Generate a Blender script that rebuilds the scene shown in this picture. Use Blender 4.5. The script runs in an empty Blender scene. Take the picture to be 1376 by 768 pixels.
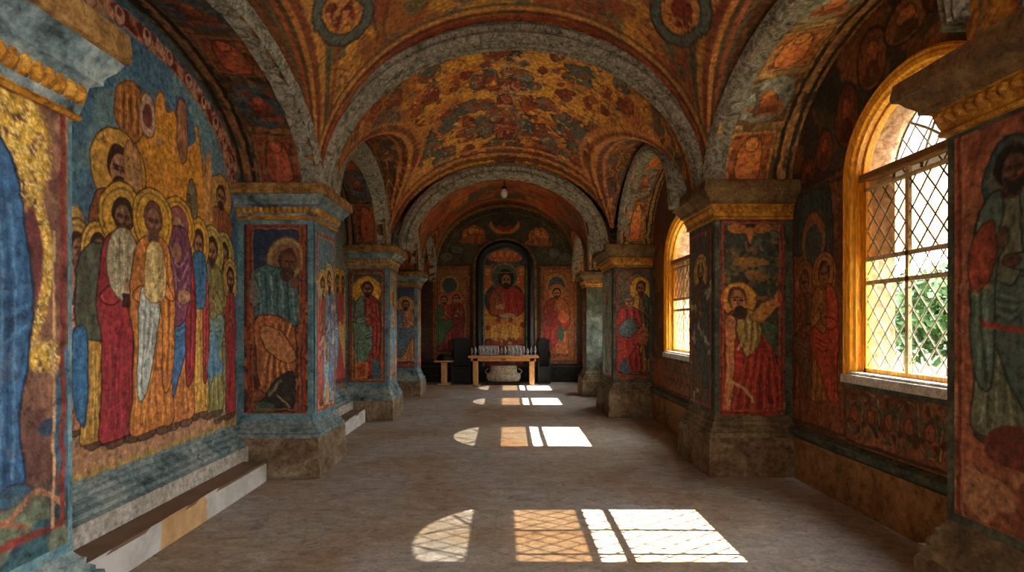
import bpy, math, random
import numpy as np
from math import pi, sin, cos, sqrt, radians

random.seed(7)
SC = bpy.context.scene
COL = SC.collection
EYE = 1.6
FPX = 760.0          # focal length in pixels of a 1376 wide frame
VX, VY = 680.0, 435.0

# ------------------------------------------------------------------ helpers
def lin(c):
    c = np.asarray(c, dtype=np.float64)
    if c.max() > 1.5: c = c / 255.0
    return np.where(c <= 0.04045, c / 12.92, ((c + 0.055) / 1.055) ** 2.4)

def tag(o, label=None, cat=None, group=None, kind=None):
    if label: o['label'] = label
    if cat: o['category'] = cat
    if group: o['group'] = group
    if kind: o['kind'] = kind
    return o

def thing(name, label, cat, loc=(0, 0, 0), group=None):
    o = bpy.data.objects.new(name, None); COL.objects.link(o)
    o.location = loc; o.empty_display_size = 0.1
    return tag(o, label, cat, group)

def root_loc(p):
    l = np.zeros(3)
    while p is not None:
        l += np.array(p.location); p = p.parent
    return l

def link(name, me, mat, parent=None, smooth=False):
    o = bpy.data.objects.new(name, me); COL.objects.link(o)
    if mat: me.materials.append(mat)
    if parent is not None: o.parent = parent
    if smooth:
        me.polygons.foreach_set('use_smooth', np.ones(len(me.polygons), dtype=bool))
    return o

class MB:
    """collects simple shapes into one mesh, in world coordinates"""
    def __init__(s): s.v = []; s.f = []
    def add(s, vs, fs):
        n = len(s.v); s.v += [tuple(map(float, q)) for q in vs]
        s.f += [tuple(i + n for i in f) for f in fs]; return s
    def box(s, x0, x1, y0, y1, z0, z1, b=0.0):
        if b <= 0:
            vs = [(x, y, z) for z in (z0, z1) for y in (y0, y1) for x in (x0, x1)]
            return s.add(vs, [(0, 2, 3, 1), (4, 5, 7, 6), (0, 1, 5, 4), (2, 6, 7, 3), (0, 4, 6, 2), (1, 3, 7, 5)])
        def ring(i, z): return [(x0 + i + b, y0 + i, z), (x1 - i - b, y0 + i, z), (x1 - i, y0 + i + b, z), (x1 - i, y1 - i - b, z),
                                (x1 - i - b, y1 - i, z), (x0 + i + b, y1 - i, z), (x0 + i, y1 - i - b, z), (x0 + i, y0 + i + b, z)]
        return s.loft([ring(b, z0), ring(0, z0 + b), ring(0, z1 - b), ring(b, z1)], True, True)
    def loft(s, rings, closed=True, caps=False):
        n = len(rings[0]); vs = [p for r in rings for p in r]; fs = []
        for i in range(len(rings) - 1):
            for j in range(n if closed else n - 1):
                k = (j + 1) % n
                fs.append((i * n + j, i * n + k, (i + 1) * n + k, (i + 1) * n + j))
        if caps:
            fs.append(tuple(range(n))[::-1]); fs.append(tuple((len(rings) - 1) * n + j for j in range(n)))
        return s.add(vs, fs)
    def tube(s, pts, r, n=8, r2=None):
        pts = [np.array(p, float) for p in pts]; rings = []
        for i, p in enumerate(pts):
            d = pts[min(i + 1, len(pts) - 1)] - pts[max(i - 1, 0)]
            d /= (np.linalg.norm(d) + 1e-9)
            a = np.array((0, 0, 1.0)) if abs(d[2]) < .9 else np.array((1.0, 0, 0))
            e1 = np.cross(d, a); e1 /= np.linalg.norm(e1); e2 = np.cross(d, e1)
            rr = r if r2 is None else r + (r2 - r) * i / max(1, len(pts) - 1)
            rings.append([tuple(p + rr * (cos(2 * pi * k / n) * e1 + sin(2 * pi * k / n) * e2)) for k in range(n)])
        return s.loft(rings, True, True)
    def lathe(s, prof, c, n=20, sx=1, sy=1, wob=None):
        rings = []
        for i, (r, z) in enumerate(prof):
            rings.append([(c[0] + sx * (r + (wob(i, k / n) if wob else 0)) * cos(2 * pi * k / n),
                           c[1] + sy * (r + (wob(i, k / n) if wob else 0)) * sin(2 * pi * k / n), c[2] + z) for k in range(n)])
        return s.loft(rings, True, True)
    def build(s, name, mat, parent=None, smooth=False):
        l = root_loc(parent)
        me = bpy.data.meshes.new(name)
        me.from_pydata([(x - l[0], y - l[1], z - l[2]) for x, y, z in s.v], [], s.f)
        me.update()
        return link(name, me, mat, parent, smooth)

def grid_mesh(name, P, C, mat, parent=None, keep=None, smooth=True):
    """P (nu,nv,3) points; C (nu,nv,3) linear colours; keep: bool per face"""
    nu, nv = P.shape[:2]
    P = P.reshape(-1, 3) - root_loc(parent)
    i = np.arange(nu - 1)[:, None] * nv + np.arange(nv - 1)[None, :]
    F = np.stack([i, i + nv, i + nv + 1, i + 1], -1).reshape(-1, 4)
    if keep is not None:
        F = F[keep.reshape(-1)]
        used = np.zeros(len(P), bool); used[F.ravel()] = True
        idx = np.cumsum(used) - 1; F = idx[F]; P = P[used]
        if C is not None: C = C.reshape(-1, 3)[used]
    me = bpy.data.meshes.new(name)
    me.vertices.add(len(P)); me.vertices.foreach_set('co', P.astype(np.float32).ravel())
    me.loops.add(len(F) * 4); me.loops.foreach_set('vertex_index', F.astype(np.int32).ravel())
    me.polygons.add(len(F)); me.polygons.foreach_set('loop_start', (np.arange(len(F)) * 4).astype(np.int32))
    me.update(calc_edges=True)
    if C is not None:
        ca = me.color_attributes.new('paint', 'FLOAT_COLOR', 'POINT')
        rgba = np.ones((len(P), 4), np.float32); rgba[:, :3] = C.reshape(-1, 3)
        ca.data.foreach_set('color', rgba.ravel())
    return link(name, me, mat, parent, smooth)

# ------------------------------------------------------------------ noise
def _h(ix, iy, seed):
    n = (ix.astype(np.int64) * 374761393 + iy.astype(np.int64) * 668265263 + seed * 1442695041) & 0x7fffffff
    n = ((n ^ (n >> 13)) * 1274126177) & 0x7fffffff
    n = n ^ (n >> 16)
    return (n & 0xffff) / 65535.0
def vnoise(u, v, seed=0):
    iu = np.floor(u); iv = np.floor(v); fu = u - iu; fv = v - iv
    fu = fu * fu * (3 - 2 * fu); fv = fv * fv * (3 - 2 * fv)
    a = _h(iu, iv, seed); b = _h(iu + 1, iv, seed); c = _h(iu, iv + 1, seed); d = _h(iu + 1, iv + 1, seed)
    return (a + (b - a) * fu) * (1 - fv) + (c + (d - c) * fu) * fv
def fbm(u, v, o=4, seed=0):
    r = 0; a = .5; t = 0
    for k in range(o):
        r = r + a * vnoise(u, v, seed + k * 17); t += a; a *= .5; u = u * 2.03 + 11.3; v = v * 2.03 + 5.7
    return r / t
def ss(a, b, x):
    t = np.clip((x - a) / (b - a), 0, 1); return t * t * (3 - 2 * t)

# ------------------------------------------------------------------ painter: hand-laid pigment, one colour per plaster vertex
def curve(pts, n=6, closed=True):
    p = np.array(pts, float); m = len(p); out = []
    for i in range(m if closed else m - 1):
        if closed: a, b, c, d = p[i - 1], p[i], p[(i + 1) % m], p[(i + 2) % m]
        else: a, b, c, d = p[max(i - 1, 0)], p[i], p[i + 1], p[min(i + 2, m - 1)]
        for k in range(n):
            t = k / n
            out.append(.5 * ((2 * b) + (-a + c) * t + (2 * a - 5 * b + 4 * c - d) * t * t + (-a + 3 * b - 3 * c + d) * t ** 3))
    if not closed: out.append(p[-1])
    return np.array(out)

class Canvas:
    """u to the right, v downward; unit = whatever the caller uses (cm or so)"""
    def __init__(s, U, V, base, aa, warp=0.0, seed=1, wscale=.12):
        s.shape = U.shape; u = U.ravel().astype(float); v = V.ravel().astype(float); s.u0, s.v0 = u, v
        if warp:
            s.u = u + warp * (fbm(u * wscale, v * wscale, 3, seed) - .5) * 2
            s.v = v + warp * (fbm(u * wscale + 40, v * wscale, 3, seed + 5) - .5) * 2
        else: s.u, s.v = u, v
        s.aa = aa; s.seed = seed
        s.C = np.tile(lin(base), (len(u), 1))
    def sel(s, x0, x1, y0, y1):
        return np.nonzero((s.u > x0) & (s.u < x1) & (s.v > y0) & (s.v < y1))[0]
    def put(s, idx, a, col):
        if len(idx) == 0: return
        a = np.asarray(a)[:, None]
        c = lin(col) if not (isinstance(col, np.ndarray) and col.ndim == 2) else col
        s.C[idx] = s.C[idx] * (1 - a) + c * a
    def fill(s, mask, col):
        s.put(np.arange(len(s.u)), mask.ravel(), col)
    def ell(s, cx, cy, rx, ry, col, rot=0, alpha=1, soft=0, line=None, lw=1):
        m = max(rx, ry) + lw + 3 * s.aa; i = s.sel(cx - m, cx + m, cy - m, cy + m)
        dx = s.u[i] - cx; dy = s.v[i] - cy
        if rot: dx, dy = dx * cos(rot) + dy * sin(rot), -dx * sin(rot) + dy * cos(rot)
        q = np.sqrt((dx / rx) ** 2 + (dy / ry) ** 2); d = (q - 1) * min(rx, ry)
        if line is not None: s.put(i, alpha * ss(lw / 2 + s.aa, lw / 2, np.abs(d)) if col is None else alpha * ss(lw + s.aa, lw, d), line)
        if col is not None: s.put(i, alpha * ss(s.aa + soft, -soft, d), col)
    def poly(s, pts, col, smooth=True, alpha=1, soft=0, line=None, lw=1, shade=0):
        p = curve(pts) if smooth else np.array(pts, float)
        m = lw + 3 * s.aa + soft
        i = s.sel(p[:, 0].min() - m, p[:, 0].max() + m, p[:, 1].min() - m, p[:, 1].max() + m)
        if len(i) == 0: return
        x = s.u[i]; y = s.v[i]; ins = np.zeros(len(i), bool); dist = np.full(len(i), 1e9)
        for k in range(len(p)):
            x1, y1 = p[k - 1]; x2, y2 = p[k]
            if y1 != y2:
                ins ^= ((y1 > y) != (y2 > y)) & (x < (x2 - x1) * (y - y1) / (y2 - y1) + x1)
            ex, ey = x2 - x1, y2 - y1; L = ex * ex + ey * ey + 1e-12
            t = np.clip(((x - x1) * ex + (y - y1) * ey) / L, 0, 1)
            dist = np.minimum(dist, (x - x1 - t * ex) ** 2 + (y - y1 - t * ey) ** 2)
        d = np.sqrt(dist) * np.where(ins, -1, 1)
        if line is not None: s.put(i, alpha * ss(lw + s.aa, lw, d), line)
        c = col
        if shade and col is not None:
            c = lin(col)[None, :] * (1 + shade * 1.9 * (fbm(x * .22 / s.aa, y * .035 / s.aa, 3, s.seed + 9) - .5) * 2)[:, None]
        if col is not None: s.put(i, alpha * ss(s.aa * .7 + soft, -s.aa * .3 - soft, d), c)
    def stroke(s, pts, w, col, alpha=1, smooth=True, closed=False):
        p = curve(pts, 5, closed) if smooth and len(pts) > 2 else np.array(pts, float)
        if closed: p = np.vstack([p, p[:1]])
        m = w + 2 * s.aa; i = s.sel(p[:, 0].min() - m, p[:, 0].max() + m, p[:, 1].min() - m, p[:, 1].max() + m)
        if len(i) == 0: return
        x = s.u[i]; y = s.v[i]; dist = np.full(len(i), 1e9)
        for k in range(1, len(p)):
            x1, y1 = p[k - 1]; ex, ey = p[k] - p[k - 1]; L = ex * ex + ey * ey + 1e-12
            t = np.clip(((x - x1) * ex + (y - y1) * ey) / L, 0, 1)
            dist = np.minimum(dist, (x - x1 - t * ex) ** 2 + (y - y1 - t * ey) ** 2)
        s.put(i, alpha * ss(w / 2 + s.aa * .8, w / 2 - s.aa * .2, np.sqrt(dist)), col)
    def rect(s, x0, x1, y0, y1, col, alpha=1, line=None, lw=1):
        s.poly([(x0, y0), (x1, y0), (x1, y1), (x0, y1)], col, False, alpha, 0, line, lw)
    def frame(s, x0, x1, y0, y1, col, w, alpha=1):
        s.stroke([(x0, y0), (x1, y0), (x1, y1), (x0, y1), (x0, y0)], w, col, alpha, smooth=False)
    def scrolls(s, mask, cols, scale, seed, w=.05):
        """ornamental foliage scribble: iso-lines of a warped noise"""
        u, v = s.u0 * scale, s.v0 * scale
        wu = u + 1.6 * fbm(u * .7, v * .7, 2, seed); wv = v + 1.6 * fbm(u * .7 + 9, v * .7, 2, seed + 3)
        for k, c in enumerate(cols):
            n = fbm(wu * 1.3 + k * 31, wv * 1.3, 3, seed + 7 * k)
            s.fill(mask * ss(w, w * .3, np.abs(n - .5)) * .85, c)
    def leaves(s, mask, cols, scale, seed, thr=.62):
        for k, c in enumerate(cols):
            n = fbm(s.u0 * scale + k * 17, s.v0 * scale + k * 5, 3, seed + k * 3)
            s.fill(mask * ss(thr, thr + .05, n) * .9, c)
    def hatch(s, a=.3):
        u, v = s.u0 / s.aa, s.v0 / s.aa
        wu = u + 9 * fbm(u * .05, v * .05, 2, s.seed + 61); wv = v + 9 * fbm(u * .05 + 7, v * .05, 2, s.seed + 67)
        for k, (fu, fv, dark) in enumerate(((.16, .05, 1), (.09, .12, 1), (.2, .07, 0), (.28, .24, 1))):
            n = fbm(wu * fu + k * 13, wv * fv, 2, s.seed + 71 + k); m = ss(.045, .012, np.abs(n - .5))[:, None] * a * ss(.35, .6, fbm(u * .02 + k, v * .02, 2, s.seed + 5 * k))[:, None]
            s.C = s.C * (1 - m) + (s.C * (.32 if dark else 1.9) + (0 if dark else .015)) * m
    def grade(s, amp=.22, scale=.02, loss=0.0, losscol=(150, 125, 95), fine=.16, seed=3):
        s.hatch()
        u, v = s.u0, s.v0
        s.C *= (1 + amp * 2 * (fbm(u * scale, v * scale, 4, seed) - .5))[:, None]
        s.C *= (1 + fine * 2 * (fbm(u * scale * 14, v * scale * 9, 3, seed + 8) - .5))[:, None]
        if loss:
            n = fbm(u * scale * 3.1, v * scale * 3.1, 5, seed + 21)
            s.fill(ss(1 - loss - .02, 1 - loss + .03, n) * .8, losscol)
        s.C = np.clip(s.C, .002, .95)
        return s
    def out(s): return s.C.reshape(s.shape + (3,))

SKIN = (158, 112, 76); GOLD = (214, 158, 42); INK = (52, 34, 26)
def mul(c, k): return tuple(min(255, q * k) for q in c)

def figure(c, cx, yf, yt, tunic, mantle=None, skin=SKIN, hair=(60, 38, 26), beard=True, halo=GOLD, sx=1.0, flip=1, lw=None,
           hood=None, book=None, feet=True, turn=0.0, detail=1, halo_r=1.0, drape2=None):
    """a standing robed figure, feet at yf, top of the head at yt (v downward)"""
    h = yf - yt; hh = .138 * h; hw = hh * .36 * max(.8, min(1, sx * 1.1)); hy = yt + hh * .5
    lw = lw or max(c.aa * .6, h * .006)
    X = lambda a: cx + flip * a * h * sx
    Y = lambda b: yf - b * h
    if halo is not None:
        r = hh * .98 * halo_r
        c.ell(cx, hy - hh * .02, r * max(.75, min(1, sx * 1.15)), r, halo, line=mul(halo, .45), lw=lw * 1.4)
        c.ell(cx, hy - hh * .02, r * .86 * max(.75, min(1, sx * 1.15)), r * .86, None, line=mul(halo, .7), lw=lw * .8)
    # robe
    robe = [(X(-.035), Y(.865)), (X(-.12), Y(.815)), (X(-.155), Y(.68)), (X(-.165), Y(.55)), (X(-.14), Y(.42)), (X(-.145), Y(.2)), (X(-.16), Y(.045)),
            (X(-.06), Y(.03)), (X(.05), Y(.035)), (X(.155), Y(.045)), (X(.145), Y(.22)), (X(.14), Y(.42)), (X(.165), Y(.56)), (X(.155), Y(.7)), (X(.12), Y(.815)), (X(.035), Y(.865))]
    if feet:
        for k in (-1, 1): c.ell(X(.065 * k + .015), Y(.018), .05 * h * sx, .017 * h, mul(skin, .7), line=INK, lw=lw)
    c.poly(robe, tunic, line=mul(tunic, .38), lw=lw, shade=.22)
    rnd = random.Random(int(cx * 13 + yf))
    def folds(x0, x1, y0, y1, col, n, spread=.03):
        for k in range(n):
            t = (k + .5) / n; a = x0 + (x1 - x0) * t + rnd.uniform(-.01, .01)
            b = a + spread * (t - .5) * 2
            cc = mul(col, .5) if k % 2 else mul(col, 1.45)
            c.stroke([(X(a), Y(y0 + rnd.uniform(-.03, .03))), (X(a + rnd.uniform(-.02, .02)), Y((y0 + y1) / 2)), (X(b), Y(y1))], lw * (1.3 if k % 2 else 1.0), cc, rnd.uniform(.3, .6))
    folds(-.12, .12, .44, .06, tunic, 9 if detail else 5)
    folds(-.09, .09, .82, .6, tunic, 4, -.01)
    if mantle is not None:
        m = [(X(-.04), Y(.86)), (X(-.125), Y(.815)), (X(-.165), Y(.66)), (X(-.168), Y(.5)), (X(-.15), Y(.3)), (X(-.16), Y(.13)), (X(-.08), Y(.11)), (X(-.01), Y(.2)),
             (X(.06), Y(.34)), (X(.15), Y(.44)), (X(.168), Y(.55)), (X(.1), Y(.58)), (X(.0), Y(.54)), (X(-.05), Y(.62)), (X(-.04), Y(.75))]
        c.poly(m, mantle, line=mul(mantle, .4), lw=lw, shade=.25)
        for k in range(6 if detail else 3):
            t = k / 5
            c.stroke([(X(-.14 + .02 * t), Y(.62 - .05 * t)), (X(-.05 + .03 * t), Y(.5 - .07 * t)), (X(.1 - .02 * t), Y(.53 - .08 * t))], lw * 1.2, mul(mantle, .55 if k % 2 else 1.35), .55)
        folds(-.145, -.05, .42, .14, mantle, 5, .01)
    if drape2 is not None:
        m = [(X(.04), Y(.86)), (X(.12), Y(.815)), (X(.16), Y(.66)), (X(.165), Y(.5)), (X(.15), Y(.25)), (X(.08), Y(.2)), (X(.07), Y(.5)), (X(.05), Y(.7))]
        c.poly(m, drape2, line=mul(drape2, .4), lw=lw, shade=.25)
        for k in range(3):
            c.stroke([(X(.09 + .02 * k), Y(.78)), (X(.1 + .02 * k), Y(.5)), (X(.09 + .02 * k), Y(.26))], lw, mul(drape2, .5 if k % 2 else 1.4), .8)
    # forearms and hands
    c.poly([(X(-.15), Y(.6)), (X(-.1), Y(.64)), (X(-.01), Y(.645)), (X(-.005), Y(.61)), (X(-.09), Y(.575))], mul(mantle or tunic, 1.12), line=mul(mantle or tunic, .4), lw=lw)
    c.poly([(X(.155), Y(.6)), (X(.1), Y(.61)), (X(.03), Y(.68)), (X(.045), Y(.71)), (X(.12), Y(.65))], mul(drape2 or tunic, 1.12), line=mul(tunic, .4), lw=lw)
    if book: c.rect(X(-.02) - .03 * h * sx, X(-.02) + .035 * h * sx, Y(.68), Y(.6), book, line=INK, lw=lw)
    c.ell(X(.0), Y(.627), .028 * h * sx, .018 * h, skin, line=mul(skin, .45), lw=lw * .8)
    c.ell(X(.03), Y(.705), .018 * h * sx, .027 * h, skin, .3, line=mul(skin, .45), lw=lw * .8)
    # neck and head
    c.poly([(cx - hw * .55, Y(.885)), (cx + hw * .55, Y(.885)), (cx + hw * .8, Y(.845)), (cx, Y(.83)), (cx - hw * .8, Y(.845))], mul(skin, .8))
    if hood: c.ell(cx, hy - hh * .02, hw * 1.6, hh * .66, hood, line=mul(hood, .4), lw=lw)
    else: c.ell(cx, hy - hh * .1, hw * 1.28, hh * .5, hair, line=INK, lw=lw * .5)
    fx = cx + turn * hw
    c.ell(fx, hy + hh * .06, hw * .92, hh * .43, skin, line=mul(skin, .5), lw=lw * .6)
    if beard:
        c.poly([(fx - hw * .85, hy + hh * .12), (fx - hw * .4, hy + hh * .2), (fx, hy + hh * .17), (fx + hw * .4, hy + hh * .2), (fx + hw * .85, hy + hh * .12), (fx + hw * .55, hy + hh * .5), (fx, hy + hh * .66), (fx - hw * .55, hy + hh * .5)], hair)
    for k in (-1, 1):
        c.ell(fx + k * hw * .4, hy, hw * .2, hh * .045, INK)
        c.stroke([(fx + k * hw * .15, hy - hh * .07), (fx + k * hw * .4, hy - hh * .1), (fx + k * hw * .7, hy - hh * .05)], lw * .9, INK, .9)
        c.ell(fx + k * hw * .45, hy + hh * .1, hw * .22, hh * .07, mul(skin, 1.3), alpha=.5, soft=hh * .03)
    c.stroke([(fx + hw * .1, hy - hh * .05), (fx + hw * .14, hy + hh * .12), (fx - hw * .05, hy + hh * .14)], lw * .8, mul(skin, .5), .9)
    c.stroke([(fx - hw * .25, hy + hh * .235), (fx + hw * .25, hy + hh * .235)], lw, (112, 50, 40), .9)

def bust(c, cx, cy, s, robe, halo=GOLD, skin=SKIN, hair=(60, 38, 26), lw=None):
    """head-and-shoulders figure, s = head height"""
    h = s / .138; figure_y = cy + h * (1 - .069)
    lw = lw or c.aa * .6
    c.ell(cx, cy, s * .95, s * .95, halo, line=mul(halo, .45), lw=lw * 1.4)
    c.poly([(cx - s * .9, cy + s * 1.7), (cx - s * .8, cy + s * .75), (cx - s * .2, cy + s * .5), (cx + s * .2, cy + s * .5), (cx + s * .8, cy + s * .75), (cx + s * .9, cy + s * 1.7)], robe, line=mul(robe, .4), lw=lw, shade=.2)
    for k in (-.5, -.2, .15, .5): c.stroke([(cx + k * s * .6, cy + s * .6), (cx + k * s, cy + s * 1.1), (cx + k * s * 1.3, cy + s * 1.6)], lw, mul(robe, .5), .8)
    c.ell(cx, cy - s * .08, s * .42, s * .5, hair)
    c.ell(cx, cy + s * .06, s * .32, s * .42, skin)
    c.ell(cx, cy + s * .38, s * .26, s * .2, hair)
    for k in (-1, 1):
        c.ell(cx + k * s * .14, cy, s * .07, s * .04, INK); c.stroke([(cx + k * s * .04, cy - s * .08), (cx + k * s * .24, cy - s * .08)], lw, INK)
    c.stroke([(cx, cy - s * .02), (cx + s * .03, cy + s * .12)], lw * .8, mul(skin, .5))

# ------------------------------------------------------------------ materials
def newmat(name):
    m = bpy.data.materials.new(name); m.use_nodes = True
    n = m.node_tree.nodes; l = m.node_tree.links
    return m, n, l, n['Principled BSDF']
def N(n, t, **k):
    x = n.new(t)
    for a, b in k.items():
        if a in x.inputs: x.inputs[a].default_value = b
        else: setattr(x, a, b)
    return x
def ramp(n, stops):
    r = n.new('ShaderNodeValToRGB'); e = r.color_ramp.elements
    while len(e) < len(stops): e.new(.5)
    for i, (p, c) in enumerate(stops):
        e[i].position = p; q = lin(c) if len(c) == 3 else c
        e[i].color = (q[0], q[1], q[2], 1)
    return r
def mixc(n, l, a, b, fac, blend='MIX'):
    m = n.new('ShaderNodeMix'); m.data_type = 'RGBA'; m.blend_type = blend
    for s, v in ((6, a), (7, b), (0, fac)):
        if hasattr(v, 'is_linked') or hasattr(v, 'links'): l.new(v, m.inputs[s])
        elif s == 0: m.inputs[0].default_value = v
        else: q = lin(v); m.inputs[s].default_value = (q[0], q[1], q[2], 1)
    return m.outputs[2]

def fresco_mat():
    m, n, l, b = newmat('fresco')
    at = N(n, 'ShaderNodeAttribute'); at.attribute_name = 'paint'
    tc = N(n, 'ShaderNodeTexCoord'); geo = N(n, 'ShaderNodeNewGeometry')
    n1 = N(n, 'ShaderNodeTexNoise', Scale=22.0, Detail=9.0, Roughness=.72); l.new(geo.outputs['Position'], n1.inputs['Vector'])
    r1 = ramp(n, [(.36, (.22, .2, .19, 1)), (.46, (.8, .79, .78, 1)), (.53, (1.03, 1.01, .98, 1)), (.64, (1.75, 1.66, 1.5, 1))]); l.new(n1.outputs[0], r1.inputs[0])
    c1 = mixc(n, l, at.outputs['Color'], r1.outputs[0], .8, 'MULTIPLY')
    n2 = N(n, 'ShaderNodeTexNoise', Scale=5.0, Detail=12.0, Roughness=.75, Distortion=1.4); l.new(geo.outputs['Position'], n2.inputs['Vector'])
    r2 = ramp(n, [(.56, (0, 0, 0, 1)), (.66, (.8, .8, .8, 1))]); l.new(n2.outputs[0], r2.inputs[0])
    c2 = mixc(n, l, c1, (128, 104, 78), r2.outputs[0])
    mm = N(n, 'ShaderNodeMath', operation='MULTIPLY'); mm.inputs[1].default_value = .5; l.new(r2.outputs[0], mm.inputs[0])
    l.new(mm.outputs[0], c2.node.inputs[0])
    vo = N(n, 'ShaderNodeTexVoronoi', Scale=7.0); vo.feature = 'DISTANCE_TO_EDGE'
    nw = N(n, 'ShaderNodeTexNoise', Scale=9.0, Detail=4.0); l.new(geo.outputs['Position'], nw.inputs['Vector'])
    va = N(n, 'ShaderNodeVectorMath', operation='ADD'); l.new(geo.outputs['Position'], va.inputs[0]); l.new(nw.outputs['Color'], va.inputs[1]); l.new(va.outputs[0], vo.inputs['Vector'])
    r3 = ramp(n, [(0.0, (.45, .4, .36, 1)), (.022, (1, 1, 1, 1))]); l.new(vo.outputs['Distance'], r3.inputs[0])
    c3 = mixc(n, l, c2, r3.outputs[0], .4, 'MULTIPLY')
    hs = N(n, 'ShaderNodeHueSaturation', Saturation=.96, Value=1.0); l.new(c3, hs.inputs['Color']); l.new(hs.outputs[0], b.inputs['Base Color'])
    b.inputs['Roughness'].default_value = .62; b.inputs['Specular IOR Level'].default_value = .3
    bp = N(n, 'ShaderNodeBump', Strength=.8, Distance=.02); l.new(n1.outputs[0], bp.inputs['Height']); l.new(bp.outputs[0], b.inputs['Normal'])
    return m

def rough_mat(name, stops, scale=6.0, detail=9.0, rough=.85, bump=.5, stretch=(1, 1, 1), bscale=None, dist=.015, distort=.5, spec=.25, metal=0.0, speck=None):
    m, n, l, b = newmat(name)
    geo = N(n, 'ShaderNodeNewGeometry')
    mp = N(n, 'ShaderNodeMapping'); mp.inputs['Scale'].default_value = stretch; l.new(geo.outputs['Position'], mp.inputs['Vector'])
    n1 = N(n, 'ShaderNodeTexNoise', Scale=scale, Detail=detail, Roughness=.68, Distortion=distort); l.new(mp.outputs[0], n1.inputs['Vector'])
    r = ramp(n, stops); l.new(n1.outputs[0], r.inputs[0])
    n2 = N(n, 'ShaderNodeTexNoise', Scale=bscale or scale * 6, Detail=8.0, Roughness=.7); l.new(mp.outputs[0], n2.inputs['Vector'])
    r2 = ramp(n, [(.36, (.42, .41, .4, 1)), (.47, (.86, .86, .86, 1)), (.55, (1.06, 1.05, 1.04, 1)), (.65, (1.45, 1.42, 1.36, 1))]); l.new(n2.outputs[0], r2.inputs[0])
    c = mixc(n, l, r.outputs[0], r2.outputs[0], .8, 'MULTIPLY')
    if speck:
        n3 = N(n, 'ShaderNodeTexNoise', Scale=speck[1], Detail=10.0, Roughness=.8); l.new(geo.outputs['Position'], n3.inputs['Vector'])
        r3 = ramp(n, [(.58, (0, 0, 0, 1)), (.66, (1, 1, 1, 1))]); l.new(n3.outputs[0], r3.inputs[0])
        c = mixc(n, l, c, speck[0], r3.outputs[0])
    l.new(c, b.inputs['Base Color'])
    b.inputs['Roughness'].default_value = rough; b.inputs['Specular IOR Level'].default_value = spec; b.inputs['Metallic'].default_value = metal
    bp = N(n, 'ShaderNodeBump', Strength=bump, Distance=dist); l.new(n2.outputs[0], bp.inputs['Height']); l.new(bp.outputs[0], b.inputs['Normal'])
    return m

def plain_mat(name, col, rough=.6, metal=0.0, spec=.4):
    return rough_mat(name, [(.3, mul(col, .75)), (.7, mul(col, 1.1))], 9.0, 4.0, rough, .15, spec=spec, metal=metal)

def wood_mat(name, c1, c2, axis=(18, 18, 1.5), rough=.5):
    return rough_mat(name, [(.35, c1), (.65, c2)], 3.0, 6.0, rough, .2, stretch=axis, bscale=8.0, dist=.004, spec=.4)

def tint_glass(name, col, gloss=.06):
    m, n, l, b = newmat(name); n.remove(b)
    out = [x for x in n if x.type == 'OUTPUT_MATERIAL'][0]
    t = N(n, 'ShaderNodeBsdfTransparent'); t.inputs[0].default_value = (*col, 1)
    g = N(n, 'ShaderNodeBsdfGlossy'); g.inputs['Roughness'].default_value = .08
    mx = N(n, 'ShaderNodeMixShader'); mx.inputs[0].default_value = gloss
    l.new(t.outputs[0], mx.inputs[1]); l.new(g.outputs[0], mx.inputs[2]); l.new(mx.outputs[0], out.inputs[0])
    return m

M = {}
M['fresco'] = fresco_mat()
M['floor'] = None
M['blue_paint'] = rough_mat('blue_grey_limewash', [(.28, (46, 66, 74)), (.45, (84, 122, 134)), (.6, (116, 150, 156)), (.75, (150, 160, 150))], 5.0, 9, .75, .5, speck=((136, 120, 92), 9.0))
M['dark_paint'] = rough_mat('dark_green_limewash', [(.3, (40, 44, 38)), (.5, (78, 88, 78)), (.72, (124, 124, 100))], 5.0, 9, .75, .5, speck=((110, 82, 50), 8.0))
M['stone'] = rough_mat('worn_plinth_stone', [(.28, (70, 54, 38)), (.48, (128, 108, 82)), (.7, (172, 158, 134))], 3.0, 11, .9, .8, dist=.03, speck=((70, 62, 50), 6.0))
M['stone_pale'] = rough_mat('pale_whitewashed_stone', [(.3, (134, 124, 108)), (.5, (176, 170, 158)), (.7, (202, 198, 190))], 4.0, 10, .9, .6, dist=.02, speck=((160, 110, 70), 4.0))
M['base_blue'] = rough_mat('blue_moulding_plaster', [(.34, (48, 60, 62)), (.47, (108, 128, 132)), (.66, (164, 174, 166))], 4.0, 10, .8, .6, speck=((100, 80, 56), 7.0))  # brown specks: weathering, plus shade of capital fronts put into the colour
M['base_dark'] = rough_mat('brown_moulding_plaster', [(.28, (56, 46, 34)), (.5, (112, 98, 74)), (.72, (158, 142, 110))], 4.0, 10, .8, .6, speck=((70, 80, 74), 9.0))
M['rib'] = rough_mat('weathered_grey_archivolt', [(.3, (66, 62, 50)), (.43, (146, 140, 120)), (.56, (196, 190, 170)), (.7, (226, 218, 190))], 7.0, 12, .85, 1.0, distort=2.2, dist=.05, speck=((112, 78, 42), 7.0))
M['gold'] = rough_mat('old_gilding', [(.3, (96, 56, 16)), (.5, (190, 128, 34)), (.7, (236, 184, 70))], 12.0, 8, .5, .6, spec=.5, metal=.25, speck=((70, 44, 26), 16.0))
M['tan'] = rough_mat('tan_abacus_stone', [(.36, (92, 66, 36)), (.5, (146, 108, 58)), (.66, (186, 148, 90))], 6.0, 9, .8, .6, speck=((66, 48, 34), 9.0))
M['tan_dark'] = rough_mat('brown_abacus_stone', [(.3, (66, 48, 30)), (.5, (118, 92, 58)), (.7, (150, 122, 80))], 6.0, 9, .8, .6, speck=((50, 40, 30), 9.0))
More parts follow.
